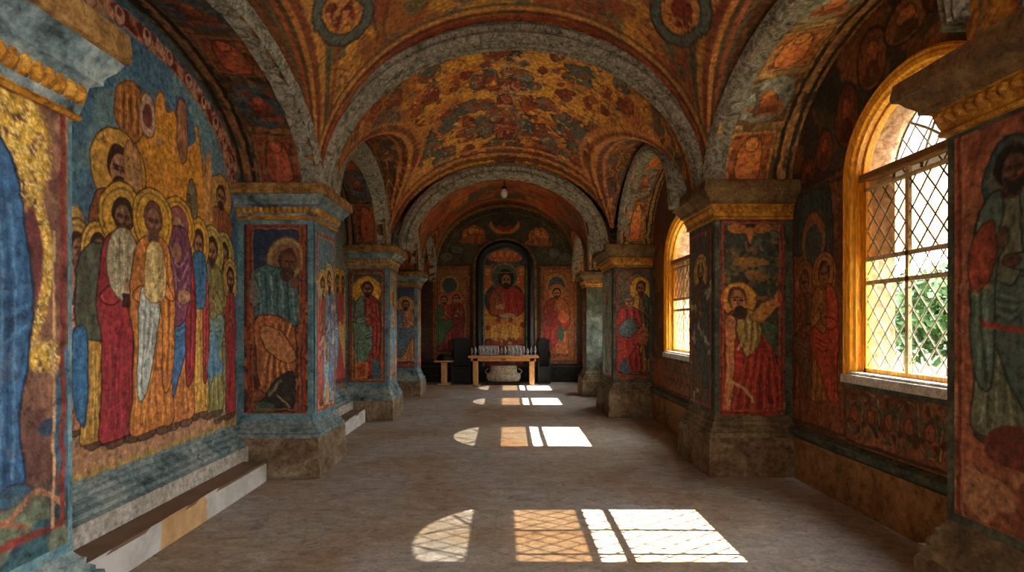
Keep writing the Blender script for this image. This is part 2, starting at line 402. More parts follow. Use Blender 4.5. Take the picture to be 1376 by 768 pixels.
M['red'] = rough_mat('red_ochre_line', [(.3, (96, 34, 18)), (.6, (160, 62, 30))], 12.0, 6, .75, .3)
M['dado'] = rough_mat('ochre_dado_plaster', [(.28, (92, 66, 42)), (.5, (150, 112, 74)), (.72, (176, 140, 98))], 2.2, 9, .9, .4, speck=((84, 62, 44), 3.0))
M['plaster'] = rough_mat('brown_plain_plaster', [(.3, (110, 78, 48)), (.7, (164, 122, 78))], 2.5, 8, .9, .4)
M['outer'] = rough_mat('outer_render', [(.3, (176, 164, 140)), (.7, (214, 204, 182))], 3.0, 6, .9, .3)
M['amber'] = wood_mat('amber_varnished_wood', (214, 132, 22), (250, 182, 50), (9, 9, 1.2), .42)
M['wood'] = wood_mat('light_pine_wood', (176, 116, 62), (226, 168, 104), (2, 14, 14), .5)
M['wood_leg'] = wood_mat('light_pine_leg', (186, 126, 66), (232, 178, 110), (14, 14, 2), .5)
M['bar'] = plain_mat('pale_glazing_bar', (226, 204, 158), .5)
M['transom'] = plain_mat('brown_transom_wood', (150, 112, 66), .5)
M['lead'] = plain_mat('lead_came', (132, 122, 100), .5, .3)
M['sill'] = plain_mat('white_sill_paint', (222, 218, 208), .45)
M['brick'] = None
M['glass_clear'] = tint_glass('clear_glass', (.45, .46, .45))
M['glass_amber'] = tint_glass('sun_tint_glass', (.082, .055, .032))  # amber tint added to make the tan sun patch on the floor
M['glass_pale'] = tint_glass('sun_dimming_glass', (.066, .064, .06))  # dimming added to make the pale sun patch on the floor
M['black'] = plain_mat('black_stained_wood', (24, 22, 22), .5)
M['black_cloth'] = plain_mat('black_cloth', (20, 20, 24), .9)
M['silver'] = rough_mat('tarnished_silver', [(.3, (120, 124, 130)), (.7, (214, 216, 218))], 30.0, 6, .35, .6, metal=.65, spec=.5, dist=.004)
M['lace'] = rough_mat('white_lace', [(.32, (92, 84, 74)), (.5, (196, 188, 174)), (.7, (228, 222, 210))], 26.0, 8, .9, .8, dist=.01, speck=((160, 92, 70), 12.0))
M['candle'] = plain_mat('white_wax', (232, 226, 210), .5)
M['bulb'] = plain_mat('white_glass_lamp', (232, 228, 214), .25)
M['leaf'] = None

def floor_mat():
    m, n, l, b = newmat('worn_stone_floor')
    geo = N(n, 'ShaderNodeNewGeometry')
    a = N(n, 'ShaderNodeTexNoise', Scale=.55, Detail=6.0, Roughness=.6, Distortion=.6); l.new(geo.outputs['Position'], a.inputs['Vector'])
    ra = ramp(n, [(.3, (150, 122, 94)), (.45, (170, 154, 134)), (.58, (176, 170, 162)), (.75, (192, 190, 184))]); l.new(a.outputs[0], ra.inputs[0])
    mp = N(n, 'ShaderNodeMapping'); mp.inputs['Scale'].default_value = (1.0, 1.7, 1); mp.inputs['Rotation'].default_value = (0, 0, .25); l.new(geo.outputs['Position'], mp.inputs['Vector'])
    c = N(n, 'ShaderNodeTexNoise', Scale=5.5, Detail=12.0, Roughness=.78, Distortion=1.2); l.new(mp.outputs[0], c.inputs['Vector'])
    rc = ramp(n, [(.33, (.28, .26, .25, 1)), (.45, (.76, .75, .74, 1)), (.56, (1.02, 1.0, .98, 1)), (.68, (1.45, 1.43, 1.4, 1))]); l.new(c.outputs[0], rc.inputs[0])
    col = mixc(n, l, ra.outputs[0], rc.outputs[0], .85, 'MULTIPLY')
    d = N(n, 'ShaderNodeTexNoise', Scale=38.0, Detail=8.0, Roughness=.8); l.new(mp.outputs[0], d.inputs['Vector'])
    rd = ramp(n, [(.32, (.35, .32, .3, 1)), (.5, (1, 1, 1, 1)), (.7, (1.3, 1.3, 1.28, 1))]); l.new(d.outputs[0], rd.inputs[0])
    col = mixc(n, l, col, rd.outputs[0], .7, 'MULTIPLY')
    # old slab joints, nearly worn away
    br = N(n, 'ShaderNodeTexBrick', Scale=1.0); br.inputs['Mortar Size'].default_value = .012; br.inputs['Brick Width'].default_value = .95; br.inputs['Row Height'].default_value = .62
    br.inputs['Mortar Smooth'].default_value = .4
    nz = N(n, 'ShaderNodeVectorMath', operation='MULTIPLY_ADD'); nz.inputs[1].default_value = (.16, .16, 0); l.new(c.outputs['Color'], nz.inputs[0]); l.new(geo.outputs['Position'], nz.inputs[2]); l.new(nz.outputs[0], br.inputs['Vector'])
    br.inputs['Color1'].default_value = (1, 1, 1, 1); br.inputs['Color2'].default_value = (.84, .85, .88, 1); br.inputs['Mortar'].default_value = (.55, .5, .46, 1)
    col = mixc(n, l, col, br.outputs['Color'], .35, 'MULTIPLY')
    l.new(col, b.inputs['Base Color']); b.inputs['Roughness'].default_value = .72; b.inputs['Specular IOR Level'].default_value = .35
    ad = N(n, 'ShaderNodeMath', operation='ADD'); l.new(c.outputs[0], ad.inputs[0]); l.new(d.outputs[0], ad.inputs[1])
    bp = N(n, 'ShaderNodeBump', Strength=.6, Distance=.02); l.new(ad.outputs[0], bp.inputs['Height']); l.new(bp.outputs[0], b.inputs['Normal'])
    return m
M['floor'] = floor_mat()

def brick_mat():
    m, n, l, b = newmat('amber_brick_reveal')
    geo = N(n, 'ShaderNodeNewGeometry')
    n1 = N(n, 'ShaderNodeTexNoise', Scale=14.0, Detail=8.0, Roughness=.7); l.new(geo.outputs['Position'], n1.inputs['Vector'])
    r = ramp(n, [(.35, (92, 66, 42)), (.5, (144, 112, 80)), (.65, (166, 144, 116))]); l.new(n1.outputs[0], r.inputs[0])
    w = N(n, 'ShaderNodeTexVoronoi', Scale=9.0); w.feature = 'DISTANCE_TO_EDGE'; l.new(geo.outputs['Position'], w.inputs['Vector'])
    r2 = ramp(n, [(0, (.5, .42, .36, 1)), (.06, (1, 1, 1, 1))]); l.new(w.outputs['Distance'], r2.inputs[0])
    c = mixc(n, l, r.outputs[0], r2.outputs[0], .6, 'MULTIPLY'); l.new(c, b.inputs['Base Color']); b.inputs['Roughness'].default_value = .85
    bp = N(n, 'ShaderNodeBump', Strength=.6, Distance=.02); l.new(w.outputs['Distance'], bp.inputs['Height']); l.new(bp.outputs[0], b.inputs['Normal'])
    return m
M['brick'] = brick_mat()
M['leaf'] = rough_mat('green_leaf', [(.3, (14, 34, 10)), (.55, (44, 74, 28)), (.75, (78, 100, 46))], 2.0, 5, .6, .2)
M['grass'] = rough_mat('outside_grass', [(.3, (40, 50, 22)), (.7, (66, 70, 38))], 1.2, 6, .9, .2)
M['bark'] = plain_mat('bark', (84, 66, 50), .9)

# ------------------------------------------------------------------ plan of the church  (x right, y into the picture, z up)
LP = [dict(x=-1.98, y0=1.62, y1=2.58, xw=-2.84, zb=2.56, zt=3.00, zp=.41, zs=.56),
      dict(x=-2.04, y0=5.97, y1=6.75, xw=-2.84, zb=2.73, zt=3.06, zp=.41, zs=.57),
      dict(x=-1.97, y0=9.45, y1=10.2, xw=-2.69, zb=2.58, zt=2.90, zp=.33, zs=.55),
      dict(x=-1.99, y0=12.6, y1=13.2, xw=-2.69, zb=2.46, zt=2.76, zp=.33, zs=.55)]
RP = [dict(x=2.20, y0=1.95, y1=2.82, xw=3.04, zb=2.56, zt=2.86, zp=.43, zs=.62),
      dict(x=2.22, y0=6.0, y1=6.85, xw=3.04, zb=2.74, zt=3.10, zp=.41, zs=.62),
      dict(x=1.86, y0=9.8, y1=10.9, xw=2.54, zb=2.62, zt=2.97, zp=.40, zs=.58),
      dict(x=1.79, y0=12.6, y1=13.2, xw=2.52, zb=2.46, zt=2.76, zp=.36, zs=.56)]
YB = 15.62      # back wall
YF = -3.0       # wall behind the camera

def rect_ring(p, side, off, z, nseg=10, jit=0.0, seed=0, offw=0.0):
    """ring of points round a pier; the wall side keeps no projection"""
    xi = p['x'] + (off if side < 0 else -off); xw = p['xw'] + (-.01 if side < 0 else .01)
    a, b = p['y0'] - off, p['y1'] + off
    c = [(xw, a), (xi, a), (xi, b), (xw, b)]
    pts = []
    for k in range(4):
        q, r = c[k], c[(k + 1) % 4]
        for j in range(nseg):
            t = j / nseg; x, y = q[0] + (r[0] - q[0]) * t, q[1] + (r[1] - q[1]) * t
            if jit:
                e = jit * (float(fbm(np.array([x * 7 + seed]), np.array([y * 7 + z * 9]), 3, seed)[0]) - .5) * 2
                x += e * (1 if side < 0 else -1); y += e * (-1 if k == 0 else (1 if k == 2 else 0))
            pts.append((x, y, z))
    return pts

def moulding(p, side, prof, seed=0, jit=.006, nseg=12, caps=True):
    mb = MB(); mb.loft([rect_ring(p, side, o, z, nseg, jit, seed) for o, z in prof], True, caps); return mb

def panel_grid(p, side, face, u0, u1, z0, z1, pitch):
    """points of a painted panel lying on a pier face; face 'front' (towards the viewer) or 'nave'"""
    nu = max(8, int(abs(u1 - u0) / pitch)); nz = int((z1 - z0) / pitch)
    u = np.linspace(u0, u1, nu); z = np.linspace(z1, z0, nz); UU, ZZ = np.meshgrid(u, z, indexing='ij')
    if face == 'front': P = np.stack([UU, np.full_like(UU, p['y0'] - .012), ZZ], -1)
    else: P = np.stack([np.full_like(UU, p['x'] + (.012 if side < 0 else -.012)), UU, ZZ], -1)
    return P, UU, ZZ

def add_pier(p, side, label, paint_front, paint_nave, dark, fr_label=None, nv_label=None, seed=0):
    cx = (p['x'] + p['xw']) / 2; cy = (p['y0'] + p['y1']) / 2
    t = thing('pier', label, 'pier', (cx, cy, 0))
    zp, zs, zb, zt = p['zp'], p['zs'], p['zb'], p['zt']
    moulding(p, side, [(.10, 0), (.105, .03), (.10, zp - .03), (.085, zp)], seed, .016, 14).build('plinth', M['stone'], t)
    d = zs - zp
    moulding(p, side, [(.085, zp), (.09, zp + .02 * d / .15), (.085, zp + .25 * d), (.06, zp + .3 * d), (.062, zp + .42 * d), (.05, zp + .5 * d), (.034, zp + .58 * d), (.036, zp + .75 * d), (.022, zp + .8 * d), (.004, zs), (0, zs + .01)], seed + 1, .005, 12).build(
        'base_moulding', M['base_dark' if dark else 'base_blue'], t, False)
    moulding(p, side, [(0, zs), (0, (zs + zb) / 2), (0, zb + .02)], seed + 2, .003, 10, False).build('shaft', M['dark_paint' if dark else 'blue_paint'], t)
    H = zt - zb
    cap = thing('capital', None, None, (0, 0, zb)); cap.parent = t; cap.location = (0, 0, zb)
    moulding(p, side, [(0, zb - .035), (.02, zb - .03), (.03, zb - .015), (.02, zb), (.02, zb + .02 * H / .33)], seed + 3, .003).build('astragal', M['gold'], cap)
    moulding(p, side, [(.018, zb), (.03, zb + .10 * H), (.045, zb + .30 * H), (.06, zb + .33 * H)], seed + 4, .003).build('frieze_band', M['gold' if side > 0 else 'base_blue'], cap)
    # gilded egg moulding: one continuous scalloped band
    def scallop(off, z, amp):
        xi = p['x'] + (off if side < 0 else -off); ya, yb = p['y0'] - off, p['y1'] + off; pts = []
        for (q, rr, nx, ny) in (((p['xw'], ya), (xi, ya), 0, -1), ((xi, ya), (xi, yb), -side, 0), ((xi, yb), (p['xw'], yb), 0, 1)):
            L = math.hypot(rr[0] - q[0], rr[1] - q[1]); ne = max(4, int(round(L / .06)))
            for j in range(ne * 6):
                t_ = j / (ne * 6); e = amp * (abs(sin(pi * ne * t_)) ** .6)
                pts.append((q[0] + (rr[0] - q[0]) * t_ + nx * e, q[1] + (rr[1] - q[1]) * t_ + ny * e, z))
        return pts + [(p['xw'], yb, z)]
    z0, z1 = zb + .09 * H, zb + .32 * H
    n1_ = None; eb = MB()
    rings = [scallop(.028, z0, 0), scallop(.028, z0 + .12 * (z1 - z0), .022), scallop(.028, z0 + .45 * (z1 - z0), .04), scallop(.028, z0 + .8 * (z1 - z0), .03), scallop(.028, z1, 0)]
    m_ = len(rings[0]); rings = [q[:m_] for q in rings]
    eb.loft(rings, False); eb.build('egg_moulding', M['gold'], cap)
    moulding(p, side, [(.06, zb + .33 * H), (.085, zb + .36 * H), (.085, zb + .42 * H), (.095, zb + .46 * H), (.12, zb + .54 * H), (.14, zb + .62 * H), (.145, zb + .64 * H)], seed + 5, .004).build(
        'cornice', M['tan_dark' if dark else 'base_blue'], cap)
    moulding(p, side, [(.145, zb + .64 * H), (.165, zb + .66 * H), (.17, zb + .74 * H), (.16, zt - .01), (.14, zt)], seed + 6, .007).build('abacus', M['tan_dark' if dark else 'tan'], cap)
    out = []
    for face, pf, lb in (('front', paint_front, fr_label), ('nave', paint_nave, nv_label)):
        if pf is None: continue
        fn, (u0, u1, z0_, z1_), pitch = pf
        P, UU, ZZ = panel_grid(p, side, face, u0, u1, z0_, z1_, pitch)
        C = fn(UU, ZZ, p)
        o = grid_mesh('fresco_panel', P, C, M['fresco'], t)
        if lb: o['label'] = lb
    return t

# ------------------------------------------------------------------ paintings on the piers
def px_front(UU, ZZ, y):          # frontal plane at depth y: scale so that one unit is one pixel of the photo at that depth
    return VX + UU * FPX / y, VY - (ZZ - EYE) * FPX / y
def cm(UU, ZZ, s=1): return s * UU * 100, -ZZ * 100

def pt_P1_front(UU, ZZ, p):
    U, V = px_front(UU, ZZ, p['y0'])
    c = Canvas(U, V, (64, 50, 40), 1.0, 2.0, 11)  # dark colours: the shade on this front face is painted in
    c.rect(334, 410, 300, 556, (96, 48, 30)); c.rect(340, 404, 306, 550, (88, 44, 34))
    c.rect(340, 404, 306, 405, (34, 52, 78)); c.rect(340, 404, 380, 550, (104, 46, 32), alpha=.8)
    c.leaves(np.where((c.v > 400), 1., 0.), [(132, 74, 40), (70, 32, 26), (150, 96, 52)], .07, 4, .6)
    c.ell(385, 347, 24, 27, (150, 128, 76), line=(96, 70, 40), lw=2)
    c.ell(385, 347, 19, 21, (128, 92, 60))
    c.poly([(338, 372), (352, 358), (372, 360), (392, 372), (402, 400), (402, 432), (380, 440), (352, 436), (340, 410)], (72, 106, 108), line=(34, 48, 52), lw=1.5, shade=.3)
    for k in range(7): c.stroke([(348 + 8 * k, 366 + k), (352 + 7 * k, 395), (350 + 8 * k, 430)], 1.6, (40, 60, 66) if k % 2 else (130, 150, 140), .8)
    c.poly([(342, 372), (334, 388), (340, 410), (352, 402)], (96, 118, 110), line=(40, 50, 50), lw=1)
    c.poly([(344, 430), (366, 424), (392, 436), (398, 470), (394, 520), (376, 536), (352, 520), (346, 474)], (158, 92, 46), line=(70, 34, 22), lw=1.5, shade=.35)
    for k in range(9): c.stroke([(352 + 5 * k, 434), (360 + 3 * k, 470), (350 + 6 * k, 522)], 1.5, (96, 44, 26) if k % 2 else (206, 150, 84), .8)
    c.poly([(352, 440), (378, 446), (398, 478), (384, 486), (360, 470)], (176, 118, 66), line=(80, 40, 26), lw=1.2)
    c.poly([(344, 552), (356, 534), (372, 510), (394, 500), (396, 520), (390, 548)], (44, 44, 40), line=(24, 20, 18), lw=1.2)
    c.stroke([(362, 530), (378, 512)], 3, (128, 112, 80)); c.stroke([(374, 530), (388, 546)], 2, (150, 130, 100)); c.poly([(340, 552), (352, 540), (368, 544), (366, 553)], (70, 100, 78))
    c.ell(387, 350, 12, 16, (70, 44, 32)); c.ell(388, 354, 9, 13, (104, 66, 44)); c.ell(386, 368, 9, 9, (62, 44, 36))
    for k in (-1, 1): c.ell(389 + 4 * k, 351, 2, 1.2, INK)
    c.stroke([(389, 352), (391, 359)], 1.2, (60, 36, 26)); c.ell(396, 380, 5, 7, (112, 74, 50))
    c.frame(335, 409, 302, 555, (140, 52, 30), 3); c.frame(340.5, 403.5, 307, 549.5, (150, 88, 44), 1.2)
    return c.grade(.25, .02, .22, (104, 78, 52)).out()

def pt_P1_nave(UU, ZZ, p):
    U, V = cm(UU, ZZ)
    c = Canvas(U, V, (108, 142, 150), .9, 1.5, 5)  # pale bluish ground: window light on this face is painted in
    y0, y1 = (p['y0'] + .11) * 100, (p['y1'] - .08) * 100; zt, zb = -258, -66
    c.rect(y0, y1, zt, zb, (146, 158, 150))
    c.rect(y0, y1, zt, zt + 50, (98, 132, 152)); c.rect(y0, y1, zb - 40, zb, (190, 150, 110))
    m = (y0 + y1) / 2; w = y1 - y0
    figure(c, m - w * .2, zb - 4, zt + 48, (178, 74, 56), (190, 92, 80), sx=.62, lw=.8, halo=(216, 180, 90))
    figure(c, m + w * .2, zb - 2, zt + 40, (120, 156, 176), (96, 138, 178), sx=.62, lw=.8, flip=-1, halo=(222, 184, 96))
    figure(c, m + w * .02, zb - 1, zt + 104, (200, 160, 92), (150, 176, 182), sx=.7, lw=.7, halo=None, beard=False)
    c.frame(y0, y1, zt, zb, (176, 64, 50), 2.4); c.frame(y0 + 3, y1 - 3, zt + 3, zb - 3, (196, 150, 110), .9)
    return c.grade(.25, .02, .3, (190, 176, 152)).out()

def pt_P2_front(UU, ZZ, p):
    U, V = px_front(UU, ZZ, p['y0'])
    c = Canvas(U, V, (74, 72, 60), .8, 1.0, 21, .2)
    c.rect(470, 518, 362, 513, (112, 64, 38)); c.rect(473, 515, 366, 511, (78, 92, 84))
    c.rect(473, 515, 470, 511, (158, 88, 38))
    c.ell(493, 391, 18.5, 19, (222, 164, 34), line=(150, 96, 26), lw=1)
    figure(c, 494, 508, 380, (168, 58, 40), (96, 124, 104), sx=.82, lw=.8, halo=None, hair=(70, 40, 26), skin=(150, 100, 64), drape2=(150, 50, 36), flip=1)
    c.rect(478, 494, 486, 508, (196, 116, 40)); c.rect(481, 491, 489, 506, (158, 78, 32)); c.poly([(500, 486), (508, 484), (512, 508), (503, 509)], (70, 104, 112), shade=.3)
    c.frame(471, 517, 363, 512, (134, 60, 32), 1.6); c.frame(474, 514, 367, 510, (170, 116, 54), .8)
    return c.grade(.2, .03, .2, (130, 100, 60)).out()

def pt_narrow(cols, seed):
    def f(UU, ZZ, p):
        U, V = cm(UU, ZZ); c = Canvas(U, V, cols[0], 1.0, 1.5, seed)
        u0, u1, v0, v1 = U.min(), U.max(), V.min(), V.max(); m = (u0 + u1) / 2; w = u1 - u0
        c.leaves(np.ones(len(c.u)), cols[1:], .09, seed, .57)
        figure(c, m, v1 - 6, v0 + 36, cols[1], cols[2], sx=min(.9, w / 60), lw=.8, halo=(214, 168, 74))
        c.scrolls(np.ones(len(c.u)) * .5, [mul(cols[2], .5), mul(cols[0], 1.4)], .08, seed, .03)
        c.frame(u0 + 2, u1 - 2, v0 + 2, v1 - 2, (168, 66, 46), 2.2)
        return c.grade(.25, .02, .3, (196, 186, 164)).out()
    return f

def pt_P3_front(UU, ZZ, p):
    U, V = px_front(UU, ZZ, p['y0'])
    c = Canvas(U, V, (120, 66, 40), .6, .8, 31, .3)
    c.rect(530, 556, 386, 492, (58, 78, 108)); c.rect(530, 556, 455, 492, (150, 84, 50))
    figure(c, 545, 488, 404, (188, 128, 74), (96, 116, 130), sx=.9, lw=.5, halo=(196, 148, 60))
    c.frame(527, 557, 385, 494, (140, 56, 36), 1.2)
    return c.grade(.2, .04, .2, (150, 110, 70)).out()

def pt_R1_front(UU, ZZ, p):
    U, V = px_front(UU, ZZ, p['y0'])
    c = Canvas(U, V, (76, 80, 70), 1.0, 2.0, 41)
    c.rect(968, 1050, 296, 556, (70, 76, 66)); c.rect(968, 1050, 400, 556, (112, 56, 34), alpha=.85)
    c.rect(1010, 1050, 380, 480, (60, 70, 58), alpha=.9)
    c.leaves(ss(400, 380, c.v), [(104, 112, 88), (52, 58, 50), (120, 100, 60)], .08, 6, .6)
    c.poly([(976, 306), (992, 300), (1008, 306), (1024, 300), (1038, 306), (1026, 314), (1012, 314), (1008, 326), (1000, 314), (986, 314)], (188, 118, 48))
    c.poly([(984, 352), (1000, 346), (1024, 348), (1034, 354), (1012, 358), (992, 358)], (150, 108, 50)); c.poly([(1000, 366), (1016, 364), (1026, 372), (1008, 376)], (140, 104, 56))
    for k in range(3): c.stroke([(1002, 326 + 16 * k), (1006, 338 + 16 * k)], 1.5, (160, 104, 48))
    c.ell(992, 402, 23, 22, (206, 148, 52), line=(120, 66, 28), lw=1.6)
    # robed man bending over, arm raised to the right
    c.poly([(978, 424), (996, 416), (1020, 424), (1030, 450), (1042, 480), (1048, 552), (1000, 554), (976, 540), (984, 500), (976, 460)], (158, 46, 30), line=(74, 24, 18), lw=1.6, shade=.35)
    c.poly([(974, 432), (986, 426), (986, 470), (982, 540), (972, 548), (976, 490)], (196, 128, 76), line=(96, 50, 30), lw=1.2, shade=.3)
    c.poly([(996, 416), (1014, 420), (1022, 440), (1018, 462), (1004, 478), (994, 460), (990, 436)], (176, 148, 78), line=(84, 62, 32), lw=1.4, shade=.35)
    for k in range(6): c.stroke([(996 + 4 * k, 424), (998 + 4 * k, 445), (992 + 5 * k, 470)], 1.3, (96, 70, 36) if k % 2 else (216, 188, 116), .85)
    for k in range(10): c.stroke([(1004 + 4 * k, 470 + k), (996 + 5 * k, 505), (984 + 7 * k, 548)], 1.6, (96, 26, 20) if k % 2 else (200, 84, 52), .75)
    c.poly([(1012, 424), (1024, 408), (1044, 400), (1048, 408), (1034, 420), (1022, 432)], (196, 136, 60), line=(104, 60, 30), lw=1.2)
    c.ell(1046, 398, 6, 8, (190, 122, 70)); c.stroke([(980, 512), (1000, 522), (1012, 540)], 4, (196, 156, 104))
    c.poly([(1020, 432), (1044, 440), (1046, 476), (1032, 462)], (74, 92, 66), shade=.3)
    c.ell(990, 401, 13, 16, (106, 58, 34)); c.ell(991, 405, 10, 14, (176, 116, 72)); c.ell(994, 420, 9, 9, (66, 46, 38))
    for k in (-1, 1): c.ell(991 + 4.5 * k, 403, 2.2, 1.3, INK); c.stroke([(989 + 4.5 * k, 399), (994 + 4.5 * k, 399)], 1.0, INK)
    c.stroke([(991, 404), (993, 411)], 1.2, (100, 56, 36))
    c.frame(966, 1052, 294, 556, (150, 50, 28), 2.2); c.frame(971, 1047, 299, 551, (176, 70, 34), 1.8)
    return c.grade(.25, .02, .25, (150, 96, 58)).out()

def pt_R2_front(UU, ZZ, p):
    U, V = px_front(UU, ZZ, p['y0'])
    c = Canvas(U, V, (86, 86, 72), .8, 1.0, 51, .2)
    c.rect(829, 874, 364, 506, (98, 104, 92)); c.rect(829, 874, 440, 506, (150, 72, 46), alpha=.7)
    c.leaves(np.ones(len(c.u)), [(150, 92, 54), (66, 76, 70)], .14, 8, .6)
    c.ell(861, 390, 14, 17, (222, 170, 44), line=(150, 96, 26), lw=1)
    figure(c, 861, 503, 379, (150, 104, 52), (200, 156, 60), sx=.7, lw=.8, halo=None, hair=(84, 44, 28), skin=(158, 106, 68), drape2=(70, 84, 70))
    figure(c, 845, 502, 398, (166, 50, 50), (182, 62, 60), sx=1.0, lw=.8, halo=None, beard=False, hair=(96, 110, 120), skin=(176, 132, 96))
    c.poly([(832, 440), (846, 428), (856, 440), (846, 452), (834, 450)], (96, 124, 128), shade=.3, line=(50, 50, 50), lw=.8)
    c.poly([(832, 496), (840, 480), (846, 500)], (70, 110, 130)); c.ell(864, 452, 7, 12, (176, 104, 62))
    c.frame(829, 874, 364, 506, (150, 56, 36), 1.6)
    return c.grade(.2, .03, .2, (140, 100, 60)).out()

def pt_R0_nave(UU, ZZ, p):
    U, V = cm(UU, ZZ, -1)
    c = Canvas(U, V, (150, 96, 62), .8, 1.2, 61)
    c.rect(-400, 0, -150, -50, (158, 84, 48), alpha=.6)
    c.leaves(np.ones(len(c.u)), [(166, 98, 66), (128, 70, 46), (182, 130, 90)], .035, 5, .58)
    cx = -245
    c.ell(cx, -222, 13.5, 18, (60, 88, 86), line=(38, 52, 50), lw=1.2); c.ell(cx, -222, 11, 15, (92, 100, 82))
    figure(c, cx, -106, -236, (112, 122, 98), (78, 104, 96), sx=.98, lw=.8, halo=None, hair=(30, 26, 28), skin=(96, 66, 50), flip=-1, drape2=(84, 110, 98), turn=.2)
    c.poly([(cx - 10, -206), (cx - 19, -200), (cx - 23, -186), (cx - 19, -176), (cx - 12, -180), (cx - 8, -194)], (150, 66, 42), shade=.3, line=(84, 44, 32), lw=.8)
    c.poly([(cx - 10, -112), (cx + 12, -116), (cx + 16, -100), (cx - 10, -98)], (112, 50, 32), shade=.3)
    c.stroke([(cx - 14, -160), (cx + 14, -156)], 2.2, (150, 60, 38))
    c.frame(-273, -206, -254, -64, (124, 52, 32), 1.8); c.frame(-271, -208, -252, -66, (170, 110, 70), .7)
    return c.grade(.2, .02, .22, (172, 128, 92)).out()

def pt_L0_nave(UU, ZZ, p):
    U, V = cm(UU, ZZ)
    c = Canvas(U, V, (122, 84, 68), .7, 1.2, 71)
    c.leaves(np.ones(len(c.u)), [(142, 98, 76), (104, 68, 60), (160, 120, 90)], .04, 5, .58)
    # maroon mandorla with a gilded rim, tall blue-robed figure
    c.ell(224, -186, 21, 36, (170, 130, 40)); c.ell(223, -186, 18, 33, (112, 58, 58), line=(90, 50, 44), lw=.8)
    n = fbm(c.u0 * .28, c.v0 * .28, 4, 9); g = ss(24, 18, np.hypot((c.u0 - 222) * .95, (c.v0 + 232) * .8))
    c.fill(g * ss(.36, .46, n), (206, 162, 44)); c.fill(g * ss(.56, .62, fbm(c.u0 * .9, c.v0 * .9, 2, 2)), (238, 206, 110))
    ring = ss(3.2, 1.6, np.abs(np.hypot((c.u0 - 223) / 20, (c.v0 + 186) / 36) - 1) * 20)
    c.fill(ring * ss(.3, .45, n), (200, 152, 42)); c.fill(ring * ss(.55, .6, fbm(c.u0, c.v0, 2, 4)), (242, 212, 124))
    g2 = ss(13, 8, np.hypot((c.u0 - 243) * 1.0, (c.v0 + 146) * 1.6)); c.fill(g2 * ss(.38, .5, n), (212, 166, 46)); c.fill(g2 * ss(.56, .62, fbm(c.u0 * .9, c.v0 * .9, 2, 12)), (240, 210, 120))
    c.poly([(196, -232), (214, -236), (226, -222), (231, -196), (235, -172), (233, -150), (228, -120), (231, -96), (222, -92), (196, -90)], (48, 94, 138), line=(22, 44, 66), lw=1, shade=.35)
    for k in range(9): c.stroke([(200 + 3 * k, -226 + k * 2), (203 + 3 * k, -170), (200 + 3.2 * k, -98)], 1.1, (24, 50, 78) if k % 2 else (104, 150, 186), .5)
    for k in range(5): c.stroke([(206, -178 + 7 * k), (220, -172 + 5 * k), (234, -176 + 4 * k)], 1.2, (28, 58, 88) if k % 2 else (96, 144, 180), .3)
    c.ell(226, -91, 8, 3.5, (44, 84, 116), line=INK, lw=.6)
    c.ell(243, -116, 4.5, 3.4, (36, 62, 84)); c.poly([(246, -130), (256, -150), (257, -90), (248, -96)], (58, 104, 130), shade=.4)
    c.fill(ss(-92, -78, c.v + 6 * (n - .5)) , (56, 98, 108))
    c.leaves(ss(-96, -80, c.v), [(38, 70, 84), (110, 120, 96)], .06, 15, .56)
    c.stroke([(170, -88), (200, -94), (222, -82), (236, -90), (252, -80)], 2.0, (176, 120, 88)); c.stroke([(190, -76), (214, -84), (232, -76)], 1.6, (150, 92, 66))
    c.frame(167, 251, -254, -72, (126, 52, 40), 2.6); c.stroke([(246, -72), (246, -200)], 1.0, (204, 160, 110))
    return c.grade(.2, .02, .18, (160, 132, 104)).out()

pier_L0 = add_pier(LP[0], -1, 'blue painted pier at the left picture edge, nearest on the left side', None,
    (pt_L0_nave, (1.66, 2.54, .62, 2.54), .008), False, nv_label='fresco of a tall figure in a blue robe on a maroon and gold ground', seed=1)
pier_L1 = add_pier(LP[1], -1, 'left pier with a dark front panel of a seated bearded man in teal',
    (pt_P1_front, (-2.76, -2.09, .66, 2.65), .008), (pt_P1_nave, (6.0, 6.72, .64, 2.66), .009), False,
    'dark fresco of a seated haloed man', 'pale blue and red fresco of standing figures', seed=11)
pier_L2 = add_pier(LP[2], -1, 'left pier with a gold haloed bearded man in red and green on its front',
    (pt_P2_front, (-2.64, -2.02, .63, 2.52), .010), (pt_narrow([(150, 160, 140), (176, 120, 70), (96, 140, 160)], 5), (9.52, 10.12, .64, 2.5), .011), False,
    'fresco of a bearded man with a large gold halo', seed=21)
pier_L3 = add_pier(LP[3], -1, 'farthest left pier, narrow, with a blue and orange panel, before the back wall',
    (pt_P3_front, (-2.56, -2.04, .62, 2.42), .012), (pt_narrow([(150, 130, 100), (186, 84, 60), (120, 140, 140)], 15), (12.66, 13.14, .62, 2.4), .013), False, seed=31)
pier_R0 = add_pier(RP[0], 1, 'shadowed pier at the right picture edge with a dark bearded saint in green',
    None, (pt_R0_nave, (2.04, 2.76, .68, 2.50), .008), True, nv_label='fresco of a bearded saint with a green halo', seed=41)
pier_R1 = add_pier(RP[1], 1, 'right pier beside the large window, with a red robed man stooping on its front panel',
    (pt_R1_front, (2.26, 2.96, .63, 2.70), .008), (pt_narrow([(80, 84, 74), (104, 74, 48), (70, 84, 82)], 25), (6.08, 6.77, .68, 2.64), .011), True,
    'fresco of a stooping man in a red robe with a gold halo', seed=51)
